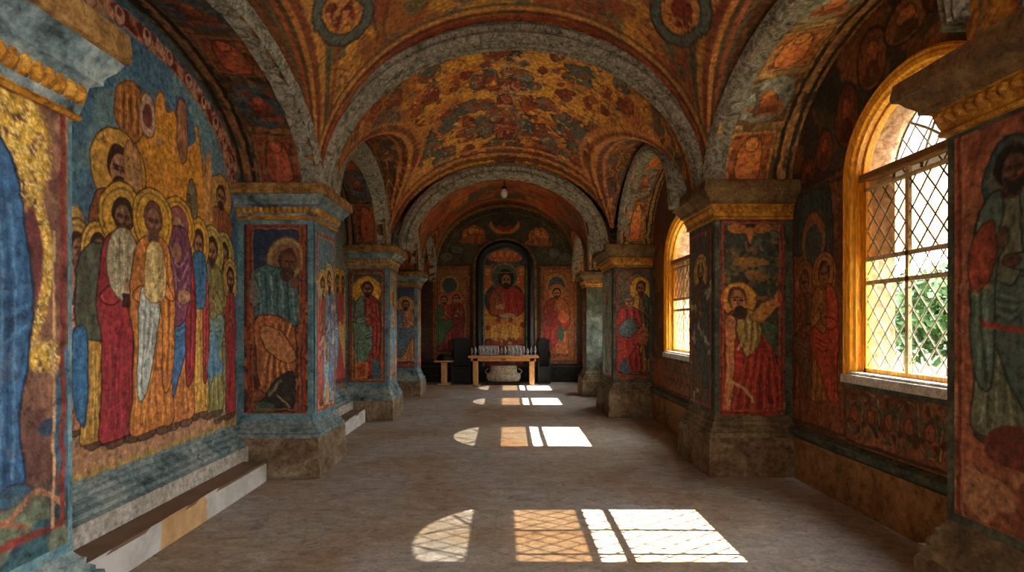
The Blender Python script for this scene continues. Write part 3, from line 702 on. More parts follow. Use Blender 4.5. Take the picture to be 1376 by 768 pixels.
pier_R2 = add_pier(RP[2], 1, 'right pier beyond the second window, with a gold haloed figure in rose and ochre',
    (pt_R2_front, (1.90, 2.48, .64, 2.56), .010), (pt_narrow([(170, 190, 190), (110, 146, 140), (150, 170, 150)], 35), (9.88, 10.8, .66, 2.54), .012), True,  # pale nave palette: window light is painted into these colours
    'fresco of a rose robed figure and a haloed man', 'pale fresco strip with window light painted into its colours', seed=61)
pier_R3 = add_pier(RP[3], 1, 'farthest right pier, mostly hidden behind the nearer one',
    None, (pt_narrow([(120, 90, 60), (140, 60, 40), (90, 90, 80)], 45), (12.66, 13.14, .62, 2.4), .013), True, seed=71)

# ------------------------------------------------------------------ arches
def arch_path(plane, c0, a, b, zs, fixed, n, r=0.0, t0=0.0, t1=pi, pw=1.0):
    th = np.linspace(t0, t1, n)
    s = c0 + (a + r) * np.cos(th); z = zs + (b + r) * np.abs(np.sin(th)) ** pw
    return s, z

def add_arch_rib(name, parent, plane, c0, a, b, zs, fixed, prof, mat, n=64, jit=.008, seed=0):
    """sweep of a moulded section along a half ellipse; prof: closed list of (r, d): r outwards, d along the depth"""
    rings = []
    th = np.linspace(0, pi, n)
    for i, t in enumerate(th):
        ring = []
        for k, (r, d) in enumerate(prof):
            e = jit * 2 * (float(fbm(np.array([t * 14.0 + k * 3.1]), np.array([k * 1.7 + seed]), 3, seed)[0]) - .5)
            s = c0 + (a + r + e) * cos(t); z = zs + (b + r + e) * sin(t)
            ring.append((s, fixed + d + e * .5, z) if plane == 'xz' else (fixed + d + e * .5, s, z))
        rings.append(ring)
    mb = MB(); mb.loft(rings, True, True)
    return mb.build(name, mat, parent, False)

RIBPROF = [(.02, .30), (.0, .275), (-.005, .25), (.022, .225), (.022, .205), (-.004, .185), (-.008, .155), (.02, .135), (.02, .115), (-.002, .095), (-.004, .07), (.024, .05), (.0, .03), (.025, .0), (.06, -.02), (.085, .01), (.1, -.015), (.135, -.035), (.165, -.01), (.175, .02), (.2, .03), (.2, .30)]
def transverse(yfix, xl, xr, zs, zapex, label, scale=1.0):
    c0 = (xl + xr) / 2; a = (xr - xl) / 2
    o = add_arch_rib('transverse_arch', None, 'xz', c0, a, zapex - zs, zs, yfix, [(r * scale, d) for r, d in RIBPROF], M['rib'], 90, .012, int(yfix * 7))
    return tag(o, label, 'arch')
transverse(6.18, -1.98, 2.14, 3.03, 4.72, 'large grey stone arch spanning the nave nearest the viewer')
transverse(9.8, -1.64, 1.56, 2.90, 4.17, 'smaller grey stone arch spanning the nave before the altar bay', 1.15)
transverse(2.15, -1.98, 2.2, 2.87, 4.7, 'foreground stone arch whose foot stands on the nearest right pier')

def soffit_paint(seed, pal, npan, arc):
    def f(S, D):       # S 0..arc (m along the curve), D 0..1 across, 0 at the nave edge
        U, V = D * 80, S * 100
        c = Canvas(U, V, pal['edge'], 1.0, 1.6, seed)
        one = np.ones(len(c.u))
        c.leaves(one, [mul(pal['edge'], .6), mul(pal['edge'], 1.4), pal['line']], .07, seed, .57)
        for x, w, col in ((4, 2, pal['line']), (8, 2, mul(pal['edge'], .45)), (62, 3, mul(pal['edge'], .4)), (66, 2.5, pal['line']), (73, 3, mul(pal['edge'], .5))):
            c.fill(ss(w / 2 + 1, w / 2, np.abs(c.u - x)), col)
        L = arc * 100 / npan
        for k in range(npan):
            v0, v1 = k * L + 4, (k + 1) * L - 4; m = (v0 + v1) / 2
            if k % 2 == (1 if npan % 2 == 0 and k >= npan / 2 else 0) ^ 0:
                c.rect(13, 57, v0, v1, mul(pal['line'], .55)); c.rect(16, 54, v0 + 3, v1 - 3, pal['red'])
                c.leaves(((c.u > 17) & (c.u < 53) & (c.v > v0 + 4) & (c.v < v1 - 4)) * .9, [mul(pal['red'], .6), pal['line']], .1, seed + k, .58)
                c.poly([(30, v0 + 8), (40, v0 + 8), (46, m), (44, v1 - 6), (26, v1 - 6), (24, m)], mul(pal['red'], 1.25), line=mul(pal['red'], .5), lw=1, shade=.3)
                c.ell(35, v0 + 13, 5, 6, mul(pal['red'], 1.4), line=mul(pal['red'], .4), lw=1)
                c.frame(15, 55, v0 + 2, v1 - 2, pal['line'], 1.2)
            else:
                c.rect(12, 58, v0, v1, mul(pal['line'], .6)); c.ell(35, m, 21.5, (v1 - v0) * .49, pal['blue'], line=mul(pal['line'], .6), lw=1.4)
                c.rect(17, 53, v0 + 6, v1 - 6, pal['blue']); c.leaves(((np.abs(c.u - 35) < 17) & (np.abs(c.v - m) < (v1 - v0) * .38)) * 1., [mul(pal['blue'], 1.3), mul(pal['blue'], .6), pal['red']], .1, seed + k, .57); c.ell(37, m + 2, 7, (v1 - v0) * .13, pal['red'], line=mul(pal['red'], .4), lw=1)
                c.ell(35, m - 5, 3.6, 4.2, mul(pal['red'], 1.35)); c.poly([(24, m + 14), (29, m + 8), (44, m + 8), (47, m + 14)], mul(pal['red'], .7))
        return c.grade(.25, .02, .22, pal['line'], seed=seed).out()
    return f

def side_arch(side, xn, xw, yc, h, zs, ap_n, ap_w, wid, pal, npan, label, seed, hw=None):
    t = thing('side_arch', label, 'arch', (xn, yc, 0))
    b = ap_n - zs; sg = -side
    prof = [(0, side * .16), (0, 0), (.015, sg * .015), (.04, sg * .03), (.055, sg * .01), (.075, sg * .035), (wid * .62, sg * .045), (wid * .72, sg * .015), (wid * .86, sg * .03), (wid, sg * .01), (wid, side * .16)]
    add_arch_rib('archivolt', t, 'yz', yc, h, b, zs, xn, prof, M['rib'], 70, .012, seed)
    n = 260; nd = 70; th = np.linspace(pi, 0, n); hw = hw or h
    D = np.linspace(0, 1, nd)
    TH, DD = np.meshgrid(th, D, indexing='ij')
    Y = yc + (h + (hw - h) * DD) * np.cos(TH); Z = zs + ((ap_n - zs) + (ap_w - ap_n) * DD) * np.sin(TH)
    X = xn + (xw - xn) * DD
    ds = np.hypot(np.diff(Y[:, 0]), np.diff(Z[:, 0])); S = np.concatenate([[0], np.cumsum(ds)])
    C = soffit_paint(seed, pal, npan, S[-1])(np.repeat(S[:, None], nd, 1), DD)
    o = grid_mesh('painted_soffit', np.stack([X, Y, Z], -1), C, M['fresco'], t)
    return t
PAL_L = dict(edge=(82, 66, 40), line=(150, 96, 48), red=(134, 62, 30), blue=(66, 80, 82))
PAL_R = dict(edge=(172, 134, 78), line=(218, 162, 84), red=(206, 116, 44), blue=(156, 160, 140))  # brighter right palette: bounced floor light is painted into the soffit colours
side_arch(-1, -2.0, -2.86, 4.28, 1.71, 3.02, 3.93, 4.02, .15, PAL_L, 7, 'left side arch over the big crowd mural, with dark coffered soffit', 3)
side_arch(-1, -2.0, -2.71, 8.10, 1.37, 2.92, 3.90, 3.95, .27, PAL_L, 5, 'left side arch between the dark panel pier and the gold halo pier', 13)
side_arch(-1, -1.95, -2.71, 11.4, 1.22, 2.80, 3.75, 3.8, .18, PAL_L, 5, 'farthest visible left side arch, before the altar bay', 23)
side_arch(1, 2.16, 3.06, 4.41, 1.60, 3.05, 4.02, 4.2, .14, PAL_R, 7, 'right side arch over the large window, with soffit painted in sunlit tones', 33)
side_arch(1, 1.98, 2.56, 8.33, 1.48, 2.98, 4.02, 4.05, .16, PAL_R, 5, 'right side arch over the second window, its glow painted in ochre', 43)
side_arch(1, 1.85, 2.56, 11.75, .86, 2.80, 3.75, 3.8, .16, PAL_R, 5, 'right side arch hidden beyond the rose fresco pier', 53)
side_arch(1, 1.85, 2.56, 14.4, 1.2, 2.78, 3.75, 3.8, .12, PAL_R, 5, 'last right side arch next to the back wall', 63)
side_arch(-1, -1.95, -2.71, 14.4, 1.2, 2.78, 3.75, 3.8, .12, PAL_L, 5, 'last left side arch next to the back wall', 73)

# ------------------------------------------------------------------ vaults
def vault_geom(y0, y1, xl, xr, zs, crown, bulge, arches, ny, nt):
    """arches: (side, yc, half, zs, apex). Returns points, arc coordinate, Y, and groin value"""
    th = np.concatenate([np.linspace(pi, 0, nt)])
    ys = np.linspace(y0, y1, ny)
    TH, Y = np.meshgrid(th, ys, indexing='ij'); t = (Y - y0) / (y1 - y0)
    L = lambda q: q[0] + (q[1] - q[0]) * t
    cx = (L(xl) + L(xr)) / 2; a = (L(xr) - L(xl)) / 2
    rise = L(crown) + bulge * np.sin(pi * t) - L(zs)
    X = cx + a * np.cos(TH); zn = L(zs) + rise * np.sin(TH)
    zc = np.full_like(zn, -10.0); near = np.zeros_like(zn)
    for (sd, yc, h, z0, ap) in arches:
        q = 1 - ((Y - yc) / h) ** 2
        z = np.where((q > 0) & (np.cos(TH) * sd > .05), z0 + (ap - z0) * np.sqrt(np.maximum(q, 0)), -10)
        zc = np.maximum(zc, z)
    k = .05; d = zc - zn
    hh = np.clip(k - np.abs(d), 0, None) / k
    Z = np.maximum(zn, zc) + hh * hh * k * .25
    s = (TH - pi / 2) * -1 * (a + rise) / 2
    return np.stack([X, Y, Z], -1), s, Y, d, zn, zc

def vault_xy(G, px, py):
    """nearest vault vertex seen along a line of sight from the standpoint the painting was measured from"""
    P = G[0]; u = VX + P[..., 0] / P[..., 1] * FPX; v = VY - (P[..., 2] - EYE) / P[..., 1] * FPX
    d = np.where(P[..., 1] > .5, (u - px) ** 2 + (v - py) ** 2, 1e9); i = np.unravel_index(np.argmin(d), d.shape)
    return G[1][i] * 100, -G[2][i] * 100

ORANGE = (232, 162, 38)
def paint_vault2(G):
    P, s, Y, d, zn, zc = G
    c = Canvas(s * 100, -Y * 100, ORANGE, 1.6, 3.0, 81, .05); one = np.ones(len(c.u)); dd = d.ravel()
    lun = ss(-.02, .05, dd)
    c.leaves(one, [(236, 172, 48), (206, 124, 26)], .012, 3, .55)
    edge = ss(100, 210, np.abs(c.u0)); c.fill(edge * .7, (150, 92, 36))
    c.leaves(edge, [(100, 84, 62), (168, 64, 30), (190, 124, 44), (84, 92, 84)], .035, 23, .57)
    # scattered foliage and medallions
    blues = [(435, 245, 18, 11), (935, 245, 21, 12), (315, 290, 14, 7), (500, 185, 12, 5), (1070, 285, 14, 6), (560, 355, 20, 7), (620, 350, 10, 6), (500, 405, 16, 9), (615, 415, 14, 10),
             (440, 475, 17, 11), (315, 400, 12, 8), (815, 345, 16, 7), (880, 410, 20, 10), (920, 460, 22, 14), (480, 520, 20, 8), (860, 520, 18, 8), (1015, 520, 8, 14), (830, 470, 14, 7), (600, 270, 10, 8), (740, 270, 14, 8), (620, 215, 8, 4), (745, 212, 8, 4)]
    reds = [(440, 320, 18), (400, 360, 14), (555, 245, 11), (320, 325, 16), (520, 292, 8), (550, 445, 13), (885, 310, 14), (970, 340, 14), (805, 235, 9), (1010, 300, 12), (800, 440, 15), (760, 340, 12),
            (340, 530, 13), (1010, 365, 10), (850, 187, 12), (500, 380, 12), (400, 405, 9), (555, 400, 9), (700, 480, 18), (640, 490, 12), (260, 350, 12), (1080, 350, 16), (930, 520, 16), (400, 520, 16), (560, 500, 12), (780, 500, 12), (770, 395, 9), (970, 420, 10), (690, 520, 14)]
    rnd = random.Random(4)
    def blot(zx, zy, rx, ry, cols, seed):
        U0, V0 = vault_xy(G, zx / 2.457 + 400, zy / 2.457); Yv = -V0 / 100
        kx = Yv / FPX * 100; ky = Yv * Yv / (3.0 * FPX) * 100
        i = c.sel(U0 - rx * kx * 1.5, U0 + rx * kx * 1.5, V0 - ry * ky * 1.5, V0 + ry * ky * 1.5)
        if len(i) == 0: return
        q = np.hypot((c.u[i] - U0) / (rx * kx), (c.v[i] - V0) / (ry * ky)) + .12 + (fbm(c.u0[i] * .09, c.v0[i] * .09, 3, seed) - .5) * 1.0
        c.put(i, ss(1.05, .92, q), mul(cols[0], .45)); c.put(i, ss(.9, .8, q), cols[0])
        n = fbm(c.u0[i] * .1, c.v0[i] * .05, 3, seed + 2)
        c.put(i, ss(.9, .8, q) * ss(.5, .56, n), cols[1]); c.put(i, ss(.9, .8, q) * ss(.035, .01, np.abs(n - .46)), cols[2])
    for k, (x, y, r) in enumerate(reds): blot(x, y, r, r * .55, [(170, 78, 26), (130, 44, 22), (90, 34, 20)], k * 3)
    for k, (x, y, rx, ry) in enumerate(blues): blot(x, y, rx * 1.1, ry * 1.1, [(116, 114, 96), (92, 98, 94), (66, 54, 38)], 200 + k * 3)
    # central stem of ornament
    c.fill(ss(14, 7, np.abs(c.u + 10 * (fbm(c.u0 * .05, c.v0 * .07, 2, 5) - .5))) * ss(-655, -670, c.v) * ss(-935, -915, c.v) * ss(.42, .5, fbm(c.u0 * .12, c.v0 * .06, 3, 8)), (190, 140, 96))
    c.scrolls(ss(26, 14, np.abs(c.u0)) * ss(-940, -900, c.v0), [(120, 48, 30), (206, 170, 126), (96, 40, 28)], .05, 33, .05)
    blot(682, 178, 21, 11, [(70, 62, 44), (150, 60, 36), (206, 190, 150)], 501); blot(682, 176, 13, 8, [(160, 52, 30), (120, 40, 26), (90, 60, 40)], 503)
    for dx, dy, rx, ry, cl in ((-55, 255, 16, 8, 0), (-35, 275, 12, 9, 1), (38, 272, 12, 9, 1), (60, 255, 16, 8, 0), (-92, 282, 12, 6, 0), (95, 282, 12, 6, 0), (0, 240, 7, 12, 2), (0, 300, 9, 12, 1), (0, 345, 10, 12, 1), (-16, 372, 12, 7, 2), (18, 374, 12, 7, 2),
                           (-68, 400, 14, 8, 0), (66, 402, 14, 8, 0), (-60, 425, 16, 10, 0), (60, 428, 16, 10, 0), (0, 420, 18, 12, 1), (-30, 380, 10, 6, 2), (30, 384, 10, 6, 2), (0, 450, 14, 8, 1), (0, 485, 26, 8, 3), (0, 210, 4, 14, 2), (-110, 430, 8, 5, 0)):
        blot(682 + dx, dy, rx, ry, ([(120, 120, 106), (84, 88, 82), (176, 160, 130)], [(166, 70, 38), (120, 44, 28), (216, 170, 120)], [(196, 160, 116), (140, 90, 60), (110, 60, 40)], [(130, 84, 40), (96, 90, 60), (80, 40, 24)])[cl], 510 + int(dx * 3 + dy))
    cen = ss(190, 120, np.abs(c.u0)) * ss(.03, -.05, dd)
    c.leaves(cen, [(176, 84, 28), (150, 60, 26)], .075, 333, .67); c.leaves(cen, [(236, 164, 50), (120, 110, 84)], .11, 343, .7)
    # bands against the arches
    for y_, w, col in ((9.68, .10, (110, 60, 30)), (9.56, .05, (206, 130, 50)), (9.47, .05, (120, 56, 28)), (9.36, .05, (214, 134, 44)), (6.56, .06, (206, 140, 60)), (6.63, .03, (130, 60, 30))):
        c.fill(ss(w / 2 + .02, w / 2, np.abs(Y.ravel() - y_)) * .85, col)
    # lunettes over the side arches
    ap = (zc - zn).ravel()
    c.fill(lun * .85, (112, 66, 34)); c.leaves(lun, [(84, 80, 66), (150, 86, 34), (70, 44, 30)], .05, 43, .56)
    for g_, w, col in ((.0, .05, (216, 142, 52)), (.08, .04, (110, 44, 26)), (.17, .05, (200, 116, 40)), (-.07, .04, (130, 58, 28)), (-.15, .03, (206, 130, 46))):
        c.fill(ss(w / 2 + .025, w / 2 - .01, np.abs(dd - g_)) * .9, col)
    c.scrolls(edge * .8, [(92, 48, 26), (220, 150, 60)], .03, 91, .035)
    return c.grade(.16, .01, 0, seed=6).out()

def paint_vault1(G):
    P, s, Y, d, zn, zc = G
    c = Canvas(s * 100, -Y * 100, (204, 140, 42), 1.8, 3.0, 83, .05); dd = d.ravel(); one = np.ones(len(c.u))
    c.leaves(one, [(222, 156, 48), (160, 92, 36), (110, 100, 66), (160, 74, 34)], .03, 5, .57)
    c.scrolls(one * .8, [(92, 56, 30), (140, 60, 30), (100, 104, 84)], .022, 95, .035)
    lun = ss(-.02, .05, dd)
    c.fill(lun * .8, (120, 72, 40))
    for g_, w, col in ((0, .06, (120, 50, 28)), (.09, .06, (206, 132, 50)), (.18, .04, (90, 70, 44)), (.28, .06, (176, 92, 40)), (.4, .06, (110, 100, 70)), (-.10, .05, (204, 140, 56)), (-.19, .05, (84, 84, 62)), (-.3, .04, (150, 70, 34))):
        c.fill(ss(w / 2 + .03, w / 2, np.abs(dd - g_)) * .85, col)
    for px, py, r in (((459, 20, 41), (914, 18, 41)) if Y.max() > 5 else ()):
        U0, V0 = vault_xy(G, px, py); U1, V1 = vault_xy(G, px + r * .6, py); U2, V2 = vault_xy(G, px, py + r * .6)
        A = np.array([[U1 - U0, U2 - U0], [V1 - V0, V2 - V0]]) / .6; Ai = np.linalg.inv(A)
        du, dv = c.u - U0, c.v - V0; q = np.hypot(Ai[0, 0] * du + Ai[0, 1] * dv, Ai[1, 0] * du + Ai[1, 1] * dv)
        for lim, col in ((1.06, (70, 54, 36)), (.98, (92, 104, 96)), (.70, (60, 46, 32)), (.64, (206, 134, 48)), (.42, (140, 46, 28))): c.fill(ss(lim + .03, lim, q), col)
        c.leaves(ss(.62, .56, q), [(104, 34, 26), (206, 140, 66)], .09, 7, .55)
    for y_, w, col in ((6.13, .06, (160, 62, 30)), (6.05, .04, (90, 40, 24)), (5.98, .05, (210, 140, 56)), (5.92, .03, (100, 84, 52))):
        c.fill(ss(w / 2 + .02, w / 2, np.abs(Y.ravel() - y_)) * .85, col)
    return c.grade(.18, .01, 0, seed=7).out()

def paint_vault3(G):
    P, s, Y, d, zn, zc = G
    c = Canvas(s * 100, -Y * 100, (196, 110, 36), 2.2, 3.0, 85, .05); dd = d.ravel(); one = np.ones(len(c.u))
    c.leaves(one, [(204, 118, 34), (150, 56, 26), (96, 92, 66), (190, 70, 30)], .025, 6, .56)
    c.scrolls(one * .8, [(110, 48, 26), (84, 60, 40)], .02, 97, .035)
    for g_, w, col in ((0, .06, (200, 130, 50)), (.1, .06, (90, 50, 30)), (-.1, .05, (120, 50, 28))):
        c.fill(ss(w / 2 + .03, w / 2, np.abs(dd - g_)) * .8, col)
    for y_, w, col in ((15.5, .14, (110, 46, 28)), (15.25, .1, (200, 120, 46)), (10.3, .2, (100, 64, 40))):
        c.fill(ss(w / 2 + .03, w / 2, np.abs(Y.ravel() - y_)) * .85, col)
    return c.grade(.18, .01, 0, seed=8).out()

def add_vault(y0, y1, xl, xr, zs, crown, bulge, arches, ny, nt, painter, name='ceiling'):
    G = vault_geom(y0, y1, xl, xr, zs, crown, bulge, arches, ny, nt)
    o = grid_mesh(name, G[0], painter(G), M['fresco']); tag(o, kind='structure'); return o

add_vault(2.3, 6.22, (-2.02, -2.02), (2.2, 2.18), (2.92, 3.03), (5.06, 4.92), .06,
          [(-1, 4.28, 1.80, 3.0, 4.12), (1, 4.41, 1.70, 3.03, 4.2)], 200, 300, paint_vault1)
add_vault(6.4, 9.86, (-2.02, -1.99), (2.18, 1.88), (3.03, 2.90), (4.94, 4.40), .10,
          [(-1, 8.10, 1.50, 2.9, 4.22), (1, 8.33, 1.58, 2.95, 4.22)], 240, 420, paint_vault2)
add_vault(10.0, YB, (-1.97, -1.95), (1.87, 1.87), (2.85, 3.15), (4.45, 4.95), .25,
          [(-1, 11.4, 1.3, 2.8, 3.95), (1, 11.75, .95, 2.8, 3.95), (1, 14.4, 1.2, 2.8, 3.9), (-1, 14.4, 1.2, 2.8, 3.9)], 200, 260, paint_vault3)
add_vault(YF, 2.3, (-2.9, -2.02), (3.1, 2.2), (2.9, 2.92), (5.06, 5.06), 0, [], 60, 80, paint_vault1)

# ------------------------------------------------------------------ walls
def window_fn(yc, h, zs, rise, z0):
    def inside(Y, Z):
        q = 1 - ((Y - yc) / h) ** 2
        return (np.abs(Y - yc) < h) & (Z > z0) & (Z < zs + rise * np.sqrt(np.maximum(q, 0)))
    return inside

W1 = dict(x=3.04, yc=4.2, h=.80, zs=2.86, rise=.68, z0=1.16)
W2 = dict(x=2.54, yc=8.12, h=.80, zs=2.55, rise=.62, z0=1.16)
W3 = dict(x=2.52, yc=11.75, h=.62, zs=2.55, rise=.55, z0=1.16)
W4 = dict(x=2.52, yc=14.2, h=.62, zs=2.55, rise=.55, z0=1.16)

def side_paint(U, V, kind):
    c = Canvas(U, V, (104, 76, 50), 1.1, 2.0, 101, .06); one = np.ones(len(c.u))
    if kind == 'r1':
        c.fill(ss(-300, -306, c.v), (92, 78, 58))
        c.leaves(ss(-290, -300, c.v), [(70, 78, 72), (140, 88, 50), (158, 100, 58), (60, 62, 58)], .03, 3, .55)
        for (u, v, rx, ry, col) in ((-505, -345, 16, 26, (128, 66, 40)), (-470, -380, 18, 24, (150, 92, 54)), (-430, -392, 22, 16, (164, 106, 62)), (-540, -325, 12, 18, (140, 70, 42)), (-390, -395, 20, 14, (120, 64, 40)), (-570, -312, 12, 14, (120, 64, 44))):
            c.ell(u, v, rx, ry, col, line=(60, 48, 38), lw=2); c.ell(u, v - ry * .2, rx * .4, ry * .4, mul(col, 1.25), line=mul(col, .5), lw=1); c.poly([(u - rx * .6, v + ry * .8), (u - rx * .3, v + ry * .1), (u + rx * .3, v + ry * .1), (u + rx * .6, v + ry * .8)], mul(col, .7), shade=.3)
        c.fill(ss(3.5, 2, np.abs(c.v + 300)), (66, 46, 34)); c.fill(ss(2.2, 1, np.abs(c.v + 294)), (150, 96, 56))
        c.rect(-520, -300, -300, -108, (126, 84, 54)); 
    else:
        c.leaves(one, [(120, 66, 40), (84, 78, 64), (150, 96, 58)], .03, 9, .57)
        c.fill(ss(-300, -304, c.v) * .6, (110, 56, 34))
        c.scrolls(ss(-112, -104, c.v) * ss(-52, -58, c.v), [(150, 108, 66), (70, 56, 42)], .05, 11, .05)
    c.fill(ss(-46, -42, c.v), (146, 108, 72))
    return c.grade(.2, .01, .18, (130, 96, 66)).out()

def wall_with_window(name, x, y0, y1, W, kind, fine_y, fine_z=(.4, 4.4), pitch=.014):
    ys = np.unique(np.concatenate([np.linspace(y0, fine_y[0], 6), np.arange(fine_y[0], fine_y[1], pitch), np.linspace(fine_y[1], y1, 6)]))
    zs = np.unique(np.concatenate([np.linspace(0, fine_z[0], 4), np.arange(fine_z[0], fine_z[1], pitch), np.linspace(fine_z[1], 5.4, 4)]))
    Y, Z = np.meshgrid(ys, zs, indexing='ij'); P = np.stack([np.full_like(Y, x), Y, Z], -1)
    C = side_paint(-Y * 100, -Z * 100, kind)
    Yc = (ys[1:] + ys[:-1])[:, None] / 2; Zc = (zs[1:] + zs[:-1])[None, :] / 2
    Yc, Zc = np.broadcast_arrays(Yc, Zc)
    keep = ~window_fn(W['yc'], W['h'], W['zs'], W['rise'], W['z0'])(Yc, Zc)
    o = grid_mesh(name, P, C, M['fresco'], None, keep); tag(o, kind='structure'); return o

wall_with_window('wall_right', 3.04, YF, 6.95, W1, 'r1', (2.7, 6.0))
wall_with_window('wall_right.001', 2.54, 6.84, 10.4, W2, 'r2', (6.9, 9.85))
wall_with_window('wall_right.002', 2.52, 10.4, 12.9, W3, 'r2', (10.9, 12.6), pitch=.02)
wall_with_window('wall_right.003', 2.52, 12.9, YB, W4, 'r2', (13.2, YB - .05), pitch=.02)

# outer skin of the right wall with its reveals
def outer_wall(name, x, y0, y1, W, n=28):
    """thick outer leaf: the face outside with an arched opening, and the brick reveal through the wall"""
    xo = x + .40
    a = np.linspace(pi, 0, n)
    op = [(W['yc'] - W['h'], W['z0'])] + [(W['yc'] + W['h'] * cos(t), W['zs'] + W['rise'] * sin(t)) for t in a] + [(W['yc'] + W['h'], W['z0'])]
    rim = []
    for (y, z) in op:
        pass
    mb = MB()
    pts = op; top = 5.4
    # face strips: columns between neighbouring opening points up to the top, then sides and under
    for i in range(1, n):
        (ya, za), (yb, zb) = op[i], op[i + 1]
        mb.add([(xo, ya, za), (xo, yb, zb), (xo, yb, top), (xo, ya, top)], [(0, 1, 2, 3)])
    yl, yr = W['yc'] - W['h'], W['yc'] + W['h']
    mb.add([(xo, y0, -.3), (xo, yl, -.3), (xo, yl, top), (xo, y0, top)], [(0, 1, 2, 3)])
    mb.add([(xo, yr, -.3), (xo, y1, -.3), (xo, y1, top), (xo, yr, top)], [(0, 1, 2, 3)])
    mb.add([(xo, yl, -.3), (xo, yr, -.3), (xo, yr, W['z0']), (xo, yl, W['z0'])], [(0, 1, 2, 3)])
    o = mb.build(name, M['outer']); tag(o, kind='structure')
    rv = MB(); loop = op
    rv.loft([[(x + .02, y, z) for y, z in loop], [(xo, y, z) for y, z in loop]], True)
    return o, rv
for i, (W, x, y0, y1) in enumerate(((W1, 3.04, YF, 6.45), (W2, 2.54, 6.45, 10.4), (W3, 2.52, 10.4, 12.9), (W4, 2.52, 12.9, YB))):
    W['o'], W['rv'] = outer_wall('wall_outside' + ('' if i == 0 else '.%03d' % i), x, y0, y1, W)

def struct_box(name, x0, x1, y0, y1, z0, z1, mat):
    return tag(MB().box(x0, x1, y0, y1, z0, z1).build(name, mat), kind='structure')
struct_box('wall_return', 2.56, 3.50, 6.97, 7.06, -.3, 5.4, M['outer'])
struct_box('wall_left', -3.1, -2.84, YF, 6.76, -.3, 5.4, M['plaster'])
struct_box('wall_left.001', -3.1, -2.69, 6.76, YB, -.3, 5.4, M['plaster'])
struct_box('wall_front', -3.1, 3.5, YF - .2, YF, -.3, 5.4, M['plaster'])
struct_box('roof', -3.3, 3.7, YF - .2, YB + .4, 5.4, 5.6, M['outer'])
# floor: gently uneven
ys = np.linspace(YF, YB, 240); xs = np.linspace(-2.9, 3.1, 120); XX, YY = np.meshgrid(xs, ys, indexing='ij')
ZZ = (fbm(XX * 1.1, YY * 1.1, 3, 2) - .5) * .012 - .004
o = grid_mesh('floor', np.stack([XX, YY, ZZ], -1), None, M['floor']); tag(o, kind='structure')

